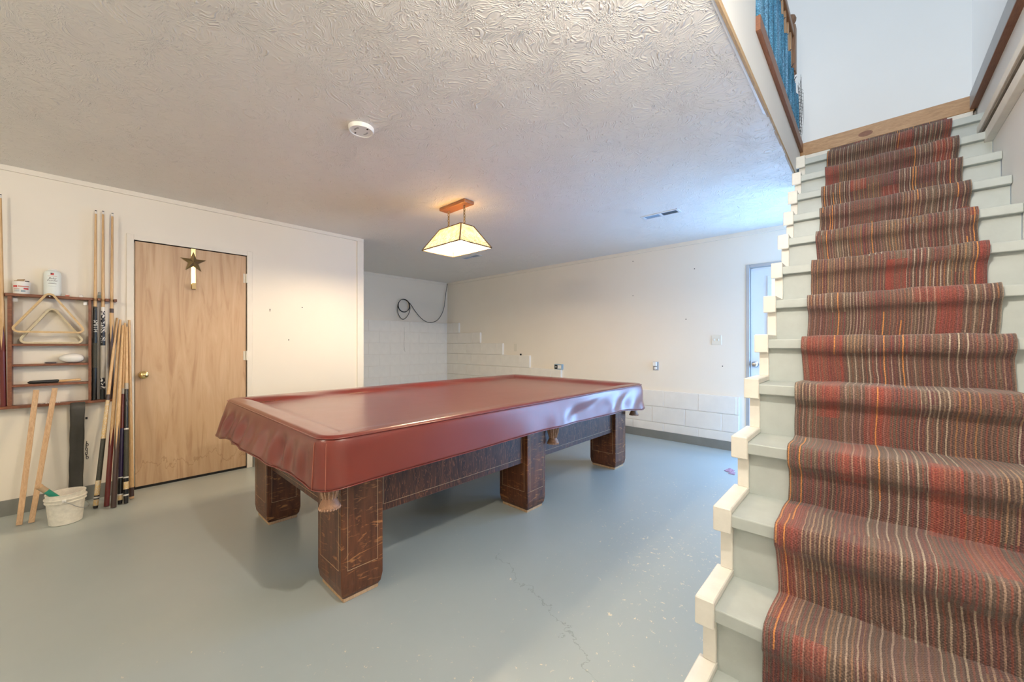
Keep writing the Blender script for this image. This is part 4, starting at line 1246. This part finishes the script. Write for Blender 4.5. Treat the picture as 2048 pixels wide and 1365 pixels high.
for y in (-0.383, -0.054): MB().box(XW, XW + 0.006, y - 0.008, y + 0.012, 1.495, 1.520).build('mounting_bracket', 'steel', rk)

def cue(label, p0, p1, secs, group, base=None):
    """secs: (part name, t0, t1, r0, r1, material)"""
    p0, p1 = Vector(p0), Vector(p1); ax = p1 - p0; L_ = ax.length
    root = thing('cue_stick', p0, label, 'cue', group)
    for (nm, t0, t1, r0, r1, m) in secs:
        h0, h1 = L_ * t0, L_ * t1
        o = MB().lathe(p0, [(r0, h0), (r0 + (r1 - r0) * 0.5, (h0 + h1) / 2), (r1, h1)], 16, ax).build(nm, m, root)
        smooth_angle(o, 50)
    return root
def points(root, p0, p1, t0, t1, t2, r, m, n=4):
    """inlaid points: thin wedges lying on the butt"""
    p0, p1 = Vector(p0), Vector(p1); ax = (p1 - p0); L_ = ax.length; axn = ax.normalized(); q = Vector((0, 0, 1)).rotation_difference(axn)
    b = MB()
    for i in range(n):
        a0 = 2 * math.pi * i / n + 0.5
        def P(a, t, rr): return p0 + axn * (L_ * t) + q @ Vector((rr * math.cos(a), rr * math.sin(a), 0))
        w_ = math.pi / n
        rows = []
        for k in range(8):
            f = k / 7; t = t0 + (t2 - t0) * f; ww = w_ * (1 - f) + 0.02
            rows.append([P(a0 + ww * s, t, r(t) + 0.0006) for s in (-1, -0.5, 0, 0.5, 1)])
        b.grid(rows)
    b.build('inlay_point', m, root)
GW = 'cues standing in the wall rack'
XQ = XF - 0.018
def tipsecs(r=0.0062): return [('ferrule', 0.982, 0.996, r, r, 'cuewhite'), ('tip', 0.996, 1.0, r, r * 0.9, 'black')]
cue('black cue with white lettering in the rack beside the shelves', (XQ, -0.004, 0.769), (XQ, 0.003, 2.222),
    [('butt', 0, 0.17, 0.0148, 0.0142, 'cueblack'), ('wrap', 0.17, 0.30, 0.0142, 0.0135, 'cuewrap'), ('forearm', 0.30, 0.485, 0.0135, 0.0115, 'cueblack'), ('collar', 0.485, 0.492, 0.0118, 0.0118, 'cuewrap'), ('shaft', 0.492, 0.982, 0.0098, 0.0064, 'maple')] + tipsecs(), GW)
_me = text_mesh('SMITH', 0.034, 0.0003)
lt = link('lettering', _me, 'cuewhite', bpy.data.objects['cue_stick'])
lt.rotation_euler = (R(90), R(90), R(90)); lt.location = (0.0135, 0.006, 0.565)
c2r = cue('cue with black and white decals and a silver grip in the rack', (XQ, 0.040, 0.769), (XQ, 0.041, 2.228),
    [('butt', 0, 0.055, 0.0150, 0.0148, 'cueblack'), ('decal', 0.055, 0.115, 0.0148, 0.0146, 'bwdecal'), ('grip', 0.115, 0.285, 0.0146, 0.0136, 'cuesilver'), ('forearm', 0.285, 0.302, 0.0136, 0.0135, 'cueblack'), ('printed_forearm', 0.302, 0.468, 0.0135, 0.0116, 'bwdecal'), ('collar', 0.468, 0.49, 0.0118, 0.0118, 'cuewhite'), ('shaft', 0.49, 0.982, 0.0098, 0.0064, 'maple')] + tipsecs(), GW)
p0, p1 = (XQ, 0.083, 0.769), (XQ, 0.091, 2.224)
r_ = cue('plain maple cue with a dark collar and dark points, nearest the door in the rack', p0, p1,
    [('butt', 0, 0.30, 0.0148, 0.0136, 'cuebrown'), ('forearm', 0.30, 0.462, 0.0136, 0.0116, 'maple'), ('collar', 0.462, 0.485, 0.0118, 0.0118, 'cuebrown'), ('shaft', 0.485, 0.982, 0.0098, 0.0064, 'maple')] + tipsecs(), GW)
points(r_, p0, p1, 0.30, 0.34, 0.40, lambda t: 0.0136 - 0.002 * (t - 0.3) / 0.162, 'cuebrown')
p0, p1 = (XQ, -0.4275, 0.769), (XQ, -0.441, 2.22)
r_ = cue('cue with a reddish butt at the left edge of the rack', p0, p1,
    [('butt', 0, 0.26, 0.0148, 0.0140, 'cuered'), ('forearm', 0.26, 0.50, 0.0140, 0.0116, 'maple'), ('shaft', 0.50, 0.982, 0.0100, 0.0064, 'maple')] + tipsecs(), GW)
points(r_, p0, p1, 0.26, 0.30, 0.38, lambda t: 0.0140 - 0.0024 * (t - 0.26) / 0.24, 'cuered')
# leaning cues: foot on the floor, top against the wall
GL = 'cues leaning on the wall beside the door'
def lean(label, foot, top, secs, pts=None):
    r = cue(label, foot, top, secs, GL)
    if pts: points(r, foot, top, *pts)
    return r
XT = XL + 0.020
lean('cue with a marbled cream and orange butt and black wrap, leaning', (-4.125, 0.000, 0.004), (XT, 0.118, 1.405),
     [('bumper', 0, 0.012, 0.012, 0.0145, 'black'), ('butt', 0.012, 0.042, 0.0148, 0.0148, 'marble'), ('ring', 0.042, 0.048, 0.0150, 0.0150, 'black'), ('butt', 0.048, 0.056, 0.0148, 0.0148, 'cuewhite'), ('ring', 0.056, 0.062, 0.0150, 0.0150, 'black'), ('butt', 0.062, 0.135, 0.0148, 0.0144, 'marble'), ('wrap', 0.135, 0.345, 0.0146, 0.0136, 'cuewrap'), ('forearm', 0.345, 0.545, 0.0136, 0.0116, 'marble'), ('collar', 0.545, 0.575, 0.0118, 0.0118, 'cuebrown'), ('shaft', 0.575, 1.0, 0.0105, 0.0068, 'maple')])
lean('oxblood butted cue with long pale points, leaning', (-4.115, 0.056, 0.004), (XT, 0.136, 1.392),
     [('butt', 0, 0.30, 0.0150, 0.0140, 'cuered'), ('forearm', 0.30, 0.52, 0.0140, 0.0118, 'maple'), ('shaft', 0.52, 1.0, 0.0118, 0.0068, 'maple')], (0.30, 0.34, 0.42, lambda t: 0.0140 - 0.0022 * (t - 0.30) / 0.22, 'cuered'))
lean('dark brown butted cue with a pale spliced point, leaning in front', (-4.045, 0.090, 0.004), (XT + 0.015, 0.150, 1.345),
     [('butt', 0, 0.29, 0.0155, 0.0142, 'cuebrown'), ('forearm', 0.29, 0.53, 0.0142, 0.0118, 'maple'), ('shaft', 0.53, 1.0, 0.0118, 0.0068, 'maple')], (0.29, 0.36, 0.45, lambda t: 0.0142 - 0.0024 * (t - 0.29) / 0.24, 'cuebrown'))
lean('cue with a purple grip and dark red forearm, leaning', (-4.098, 0.125, 0.004), (XT, 0.162, 1.365),
     [('bumper', 0, 0.02, 0.0125, 0.0145, 'black'), ('ring', 0.02, 0.045, 0.0148, 0.0148, 'marble'), ('ring', 0.045, 0.052, 0.0149, 0.0149, 'cuewhite'), ('butt', 0.052, 0.135, 0.0148, 0.0145, 'cueblack'), ('ring', 0.135, 0.140, 0.0147, 0.0147, 'cuewhite'), ('grip', 0.140, 0.40, 0.0145, 0.0132, 'cuepurple'), ('forearm', 0.40, 0.59, 0.0132, 0.0116, 'cuered'), ('collar', 0.59, 0.62, 0.0118, 0.0118, 'cuesilver'), ('shaft', 0.62, 1.0, 0.0105, 0.0068, 'maple')])
lean('black cue with white rings and a cream butt window, leaning', (-4.082, 0.156, 0.004), (XT + 0.010, 0.172, 1.335),
     [('bumper', 0, 0.04, 0.0125, 0.0148, 'black'), ('ring', 0.04, 0.048, 0.0150, 0.0150, 'cuewhite'), ('butt', 0.048, 0.075, 0.0150, 0.0148, 'cueblack'), ('window', 0.075, 0.115, 0.0151, 0.0149, 'marble'), ('butt', 0.115, 0.135, 0.0148, 0.0147, 'cueblack'), ('ring', 0.135, 0.142, 0.0149, 0.0149, 'cuewhite'), ('grip', 0.142, 0.40, 0.0146, 0.0134, 'cuewrap'), ('ring', 0.40, 0.408, 0.0137, 0.0137, 'cuewhite'), ('forearm', 0.408, 0.63, 0.0134, 0.0118, 'cueblack'), ('collar', 0.63, 0.665, 0.0120, 0.0120, 'cuesilver'), ('shaft', 0.665, 1.0, 0.0108, 0.0068, 'maple')])
lean('plain one-piece maple cue leaning beside the door casing', (-4.175, 0.190, 0.004), (XT - 0.006, 0.187, 1.392),
     [('bumper', 0, 0.012, 0.0140, 0.0145, 'rawwood'), ('butt', 0.012, 0.06, 0.0150, 0.0148, 'cuebrown'), ('shaft', 0.06, 1.0, 0.0148, 0.0068, 'maple')])
# ---- racking triangles
def triangle(name, label, c_, half, height, mat, xo, depth=0.045):
    cx_, cy_, cz_ = c_
    def outline(ins):
        A = Vector((0, height)); B_ = Vector((-half, 0)); C_ = Vector((half, 0)); pts = []
        V = [A, B_, C_]
        cen = (A + B_ + C_) / 3
        for i in range(3):
            v = V[i]; p = V[i - 1]; n_ = V[(i + 1) % 3]
            r = 0.030
            d1 = (p - v).normalized(); d2 = (n_ - v).normalized()
            bis = (d1 + d2).normalized(); ang = d1.angle(d2) / 2
            cc = v + bis * (r / math.sin(ang))
            a1 = v + d1 * (r / math.tan(ang)); a2 = v + d2 * (r / math.tan(ang))
            for k in range(8):
                t = k / 7; q = a1.lerp(a2, t); dd = (q - cc).normalized() * (r - ins)
                pts.append(cc + dd)
        return pts
    o_, i_ = outline(0), outline(0.0125)
    b = MB(); rows = []
    for (pl, x) in ((o_, 0), (o_, depth), (i_, depth), (i_, 0), (o_, 0)):
        rows.append([(cx_ + x, cy_ + p.x, cz_ + p.y) for p in pl])
    b.grid(rows, True)
    bmesh.ops.remove_doubles(b.bm, verts=b.bm.verts, dist=0.0001)
    return smooth_angle(b.build(name, mat), 40)
tag(triangle('racking_triangle', '', (XF + 0.001, -0.222, 1.276), 0.190, 0.312, 'trianglewood', 0, 0.035), 'pale wooden racking triangle hung over the top shelf of the rack', 'triangle', 'racking triangles')
tag(triangle('racking_triangle', '', (XW + 0.006, -0.212, 1.199), 0.172, 0.285, 'triangleback', 0, 0.05), 'yellowish racking triangle standing inside the rack on the upper shelf', 'triangle', 'racking triangles')
# peg holding the front triangle
MB().lathe((XF, -0.222, 1.538), [(0.004, 0), (0.004, 0.04)], 8, (1, 0, 0)).build('peg', 'steel', rk)

def patch(parent, name, mat, cx_, cy_, a, b_, y0, y1, z0, z1):
    """curved print patch on an elliptical wall (half width a along Y, half depth b_ along X)"""
    m = MB(); rows = []
    for z in (z0, z1):
        rows.append([(cx_ + b_ * math.sqrt(max(0, 1 - ((y - cy_) / a) ** 2)) + 0.0006, y, z) for y in [y0 + (y1 - y0) * k / 6 for k in range(7)]])
    m.grid(rows)
    return m.build(name, mat, parent)
# ---- tub
TC = (XL + 0.042, -0.352)
tub = thing('plastic_tub', (TC[0], TC[1], 1.548), 'small white plastic tub with a red printed label on the top shelf', 'tub')
smooth_angle(MB().lathe((TC[0], TC[1], 1.548), [(0.035, 0), (0.037, 0.004), (0.0395, 0.066)], 28, cap=True).build('body', 'white', tub))
smooth_angle(MB().lathe((TC[0], TC[1], 1.614), [(0.0410, 0), (0.0415, 0.004), (0.0415, 0.016), (0.039, 0.019)], 28).build('lid', 'white', tub))
patch(tub, 'label', 'red', *TC, 0.0395, 0.0395, TC[1] - 0.034, TC[1] - 0.016, 1.592, 1.604)
patch(tub, 'label', 'chalkred', *TC, 0.0395, 0.0395, TC[1] - 0.013, TC[1] + 0.034, 1.596, 1.603)
for i in range(4):
    patch(tub, 'printed_line', 'red' if i == 3 else 'bluegrey', *TC, 0.0392, 0.0392, TC[1] - 0.030, TC[1] - 0.006, 1.563 + i * 0.006, 1.5655 + i * 0.006)
patch(tub, 'printed_panel', 'bluegrey', *TC, 0.0390, 0.0390, TC[1] + 0.000, TC[1] + 0.020, 1.560, 1.574)
patch(tub, 'printed_line', 'red', *TC, 0.0392, 0.0392, TC[1] + 0.012, TC[1] + 0.032, 1.578, 1.590)
kp = MB(); kp.prism([(TC[0] - 0.03, TC[1] - 0.03, 1.6335), (TC[0] + 0.03, TC[1] - 0.03, 1.6335), (TC[0] + 0.025, TC[1] + 0.012, 1.636), (TC[0] - 0.02, TC[1] + 0.014, 1.652), (TC[0] - 0.03, TC[1] - 0.02, 1.648)], (0, 0, 0.004))
tag(kp.build('card_scrap', 'kraft'), 'crumpled tan scrap lying on the lid of the tub', 'scrap')
MBs = MB().box(TC[0] - 0.015, TC[0] + 0.02, TC[1] + 0.016, TC[1] + 0.034, 1.6335, 1.641, 0.001)
tag(MBs.build('marker_cap', 'ink'), 'small dark clip lying on the lid of the tub', 'clip')
# ---- powder bottle
BC = (XL + 0.038, -0.212)
bo = thing('powder_bottle', (BC[0], BC[1], 1.548), 'pale baby powder bottle standing on the top shelf of the rack', 'bottle')
smooth_angle(MB().lathe((BC[0], BC[1], 1.548), [(0.040, 0), (0.0425, 0.004), (0.043, 0.02), (0.043, 0.150), (0.040, 0.168), (0.033, 0.179), (0.024, 0.183)], 36, sx=0.72, sy=1.0).build('body', 'bottle', bo), 50)
smooth_angle(MB().lathe((BC[0], BC[1], 1.731), [(0.022, 0), (0.0225, 0.008), (0.018, 0.011)], 28, sx=0.9, sy=1.0).build('cap', 'white', bo), 50)
def bottle_text(s, size, z, mat, shear=0.0, dy=0):
    me = text_mesh(s, size, 0.0002, shear)
    for v in me.vertices:
        tx_, tz_ = v.co.x + dy, v.co.y
        y = tx_
        x = 0.72 * 0.043 * math.sqrt(max(0, 1 - (y / 0.043) ** 2)) + 0.0008 + v.co.z
        v.co = Vector((x, y, z - 1.548 + tz_))
    link('lettering', me, mat, bo)
bottle_text('Baby', 0.019, 1.672, 'ink', 0.3)
bottle_text('Powder', 0.016, 1.656, 'ink', 0.3)
for z_, hw, hh, m_ in ((1.643, 0.014, 0.0016, 'bluegrey'), (1.634, 0.020, 0.0022, 'ink'), (1.616, 0.019, 0.0012, 'bluegrey'), (1.688, 0.022, 0.0016, 'chalkred')):
    patch(bo, 'printed_line', m_, BC[0], BC[1], 0.043, 0.0312, BC[1] - hw, BC[1] + hw, z_, z_ + hh)
patch(bo, 'emblem', 'red', BC[0], BC[1], 0.043, 0.031, BC[1] - 0.008, BC[1] + 0.008, 1.697, 1.713)
patch(bo, 'emblem', 'ink', BC[0], BC[1], 0.043, 0.0312, BC[1] - 0.008, BC[1] + 0.001, 1.704, 1.713)
# ---- chalk and small bits
def chalk(x, y, z, m1, label):
    t = thing('cue_chalk', (x, y, z), label, 'chalk', 'chalk cubes')
    MB().box(x - 0.010, x + 0.010, y - 0.010, y + 0.010, z, z + 0.010, 0.001).build('wrapper', m1, t)
    MB().box(x - 0.0095, x + 0.0095, y - 0.0095, y + 0.0095, z + 0.010, z + 0.019, 0.002).build('chalk_top', 'chalkpale', t)
chalk(XF - 0.012, -0.140, 1.548, 'chalkred', 'red wrapped chalk cube next to the powder bottle')
chalk(XF - 0.012, -0.072, 1.548, 'chalkpale', 'pale chalk cube on the shelf end before the cues')
ch2 = thing('chalk_holder', (XL + 0.03, 0.020, 1.548), 'grey blue chalk holder between the black and the decal cue', 'chalk')
MB().box(XL + 0.012, XL + 0.04, 0.012, 0.032, 1.548, 1.575, 0.003).build('base', 'bluechalk', ch2)
MB().box(XL + 0.014, XL + 0.038, 0.014, 0.030, 1.575, 1.60, 0.003).build('cube', 'greymetal', ch2)
# ---- white oval and packet
ov = MB(); ov.lathe((XL + 0.04, -0.119, 1.0915), [(0.001, -0.064), (0.016, -0.058), (0.027, -0.04), (0.034, -0.015), (0.0355, 0.01), (0.031, 0.035), (0.02, 0.055), (0.008, 0.063), (0.001, 0.065)], 28, (0, 1, 0))
tag(smooth_angle(ov.build('oval_case', 'white'), 60), 'glossy white oval case on the middle shelf of the rack', 'case')
pk = thing('foil_packet', (XL + 0.05, -0.215, 1.055), 'small silver printed packet beside the white oval case', 'packet')
MB().box(XL + 0.03, XL + 0.068, -0.250, -0.186, 1.055, 1.067, 0.003).build('wrapper', 'steel', pk)
MB().box(XL + 0.068, XL + 0.0688, -0.245, -0.192, 1.057, 1.065).build('print', 'ink', pk)
# ---- brush
br = thing('table_brush', (XL + 0.05, -0.2, 0.912), 'table brush with black bristles and a wooden handle on the lower shelf', 'brush')
hb = MB().tube([(XL + 0.05, -0.185, 0.9245), (XL + 0.05, -0.13, 0.927), (XL + 0.05, -0.085, 0.929), (XL + 0.05, -0.074, 0.9295)], [0.010, 0.0085, 0.0095, 0.006], 12)
smooth_angle(hb.build('handle', 'maple', br), 60)
bs = MB().tube([(XL + 0.05, -0.325, 0.9225), (XL + 0.05, -0.315, 0.9245), (XL + 0.05, -0.25, 0.9255), (XL + 0.05, -0.19, 0.9260), (XL + 0.05, -0.180, 0.9262)], [0.004, 0.0105, 0.012, 0.0125, 0.010], 12)
smooth_angle(bs.build('bristles', 'black', br), 60)
# crumbs on the bottom shelf
cr_ = MB()
for i in range(9):
    y = -0.265 + i * 0.011 + random.uniform(-0.003, 0.003); s_ = random.uniform(0.003, 0.006)
    cr_.lathe((XF - random.uniform(0.0, 0.02), y, 0.768), [(s_, 0), (s_ * 1.1, s_), (s_ * 0.3, s_ * 1.6)], 6)
o = cr_.build('chalk_crumbs', 'chalkpale'); o['kind'] = 'stuff'; tag(o, 'chalk crumbs along the bottom shelf behind the wood strips', 'crumbs')

# ---- two wood strips leaning
def strip(label, foot, top, w_, th, grp):
    f, t = Vector(foot), Vector(top); ax = (t - f); L_ = ax.length
    b = MB().box(-th / 2, th / 2, -w_ / 2, w_ / 2, 0, L_, 0.001)
    q = Vector((0, 0, 1)).rotation_difference(ax.normalized())
    for v in b.bm.verts: v.co = f + q @ v.co
    tag(b.build('wood_strip', 'rawwood'), label, 'wood strip', grp)
strip('left of two raw wood strips leaning on the rack', (-4.108, -0.341, 0.003), (XF + 0.020, -0.283, 0.872), 0.027, 0.012, 'raw wood strips')
strip('right raw wood strip leaning on the rack behind the bucket', (-4.106, -0.290, 0.003), (XF + 0.020, -0.198, 0.878), 0.027, 0.012, 'raw wood strips')
# ---- dark leather strap hanging below the rack
lb = MB(); rows = []
for k in range(14):
    z = 0.745 - k * 0.056 + 0.018
    x = XL + 0.085 - 0.035 * sstep(0, 5, k) + 0.012 * math.sin(k * 0.5)
    wdt = 0.036 + 0.0015 * math.sin(k * 1.7); yy = -0.088 - 0.012 * k / 13
    rows.append([(x + 0.003 * math.sin(j), yy + wdt * (j / 3 - 1), z) for j in range(7)])
lb.grid(rows)
o = lb.build('leather_strap', 'leather', None, True); md = o.modifiers.new('thickness', 'SOLIDIFY'); md.thickness = 0.006
tag(o, 'wide dark leather strap hanging from the rack to the floor', 'strap')
# small black chain on the wall
chn = MB()
for k in range(8): link_ring(chn, (XL + 0.006, -0.045 + 0.003 * math.sin(k * 2), 0.44 - k * 0.0165), 1 if k % 2 else 0, 0.0055, 0.0105, 0.0018)
tag(chn.build('small_chain', 'black'), 'short black chain hanging on the wall right of the leather strap', 'chain')
tag(MB().box(XL, XL + 0.006, -0.052, -0.040, 0.62, 0.636, 0.001).build('wall_hook', 'black'), 'tiny black hook on the wall below the rack', 'hook')

# ---- bucket
BX, BY = -3.965, -0.135
bk = thing('bucket', (BX, BY, 0), 'stained white plastic bucket with a wire handle on the floor', 'bucket')
smooth_angle(MB().lathe((BX, BY, 0), [(0.070, 0.0), (0.076, 0.004), (0.088, 0.145), (0.0955, 0.147), (0.0955, 0.153), (0.0885, 0.156), (0.0892, 0.166), (0.098, 0.168), (0.098, 0.174), (0.090, 0.176), (0.0905, 0.197), (0.0935, 0.199), (0.0935, 0.203), (0.086, 0.203), (0.084, 0.15), (0.072, 0.010), (0.001, 0.008)], 44, cap=False).build('body', 'bucket', bk), 35)
MB().lathe((BX, BY, 0), [(0.001, 0.001), (0.070, 0.001), (0.070, 0.006), (0.001, 0.006)], 32, cap=False).build('bottom', 'bucket', bk)
hd = bez([(BX + 0.099, BY - 0.005, 0.165), (BX + 0.098, BY + 0.03, 0.135), (BX + 0.088, BY + 0.062, 0.105), (BX + 0.055, BY + 0.092, 0.088), (BX + 0.0, BY + 0.105, 0.085), (BX - 0.055, BY + 0.09, 0.105), (BX - 0.09, BY + 0.045, 0.14), (BX - 0.094, BY + 0.005, 0.165)])
MB().tube(hd, 0.0018, 6).build('handle', 'steel', bk)
MB().box(BX + 0.0885, BX + 0.0995, BY - 0.014, BY + 0.006, 0.157, 0.176, 0.002).build('handle_ear', 'white', bk)
# green grip sticking out of the bucket
gr = thing('green_grip', (BX - 0.02, BY + 0.02, 0.05), 'green handled tool sticking out of the bucket', 'tool')
a0, a1 = Vector((BX + 0.02, BY + 0.035, 0.085)), Vector((BX + 0.062, BY - 0.112, 0.285))
dv = (a1 - a0)
smooth_angle(MB().lathe(a0, [(0.016, 0), (0.016, dv.length * 0.80)], 18, dv).build('sleeve', 'green', gr))
smooth_angle(MB().lathe(a0, [(0.0165, dv.length * 0.80), (0.0165, dv.length * 0.96)], 18, dv).build('band', 'kraft', gr))
smooth_angle(MB().lathe(a0, [(0.0175, dv.length * 0.96), (0.0185, dv.length), (0.008, dv.length + 0.002)], 18, dv).build('end_cap', 'rawwood', gr))
rd = MB().lathe((BX - 0.022, BY + 0.020, 0.05), [(0.028, 0), (0.034, 0.06), (0.034, 0.105), (0.026, 0.122), (0.008, 0.128)], 20, (0.1, 0.1, 1))
tag(smooth_angle(rd.build('red_ball', 'chalkred'), 60), 'faded red round thing inside the bucket', 'ball')
tag(smooth_angle(MB().tube([(BX - 0.01, BY + 0.062, 0.03), (BX - 0.02, BY + 0.066, 0.12), (BX - 0.03, BY + 0.060, 0.168)], 0.012, 10).build('brown_stick', 'cuebrown')), 'short dark brown stick inside the bucket', 'stick')

# ---- litter on the floor by the stairs
li = MB()
li.prism([(-1.005, 4.03, 0.001), (-0.93, 4.00, 0.001), (-0.92, 4.05, 0.014), (-0.97, 4.08, 0.02)], (0, 0, 0.004))
li.prism([(-0.955, 3.97, 0.001), (-0.90, 3.96, 0.001), (-0.905, 4.01, 0.012)], (0, 0, 0.004))
tag(li.build('wrapper_scrap', 'pink'), 'crumpled pinkish wrapper scrap on the floor beside the stairs', 'litter')
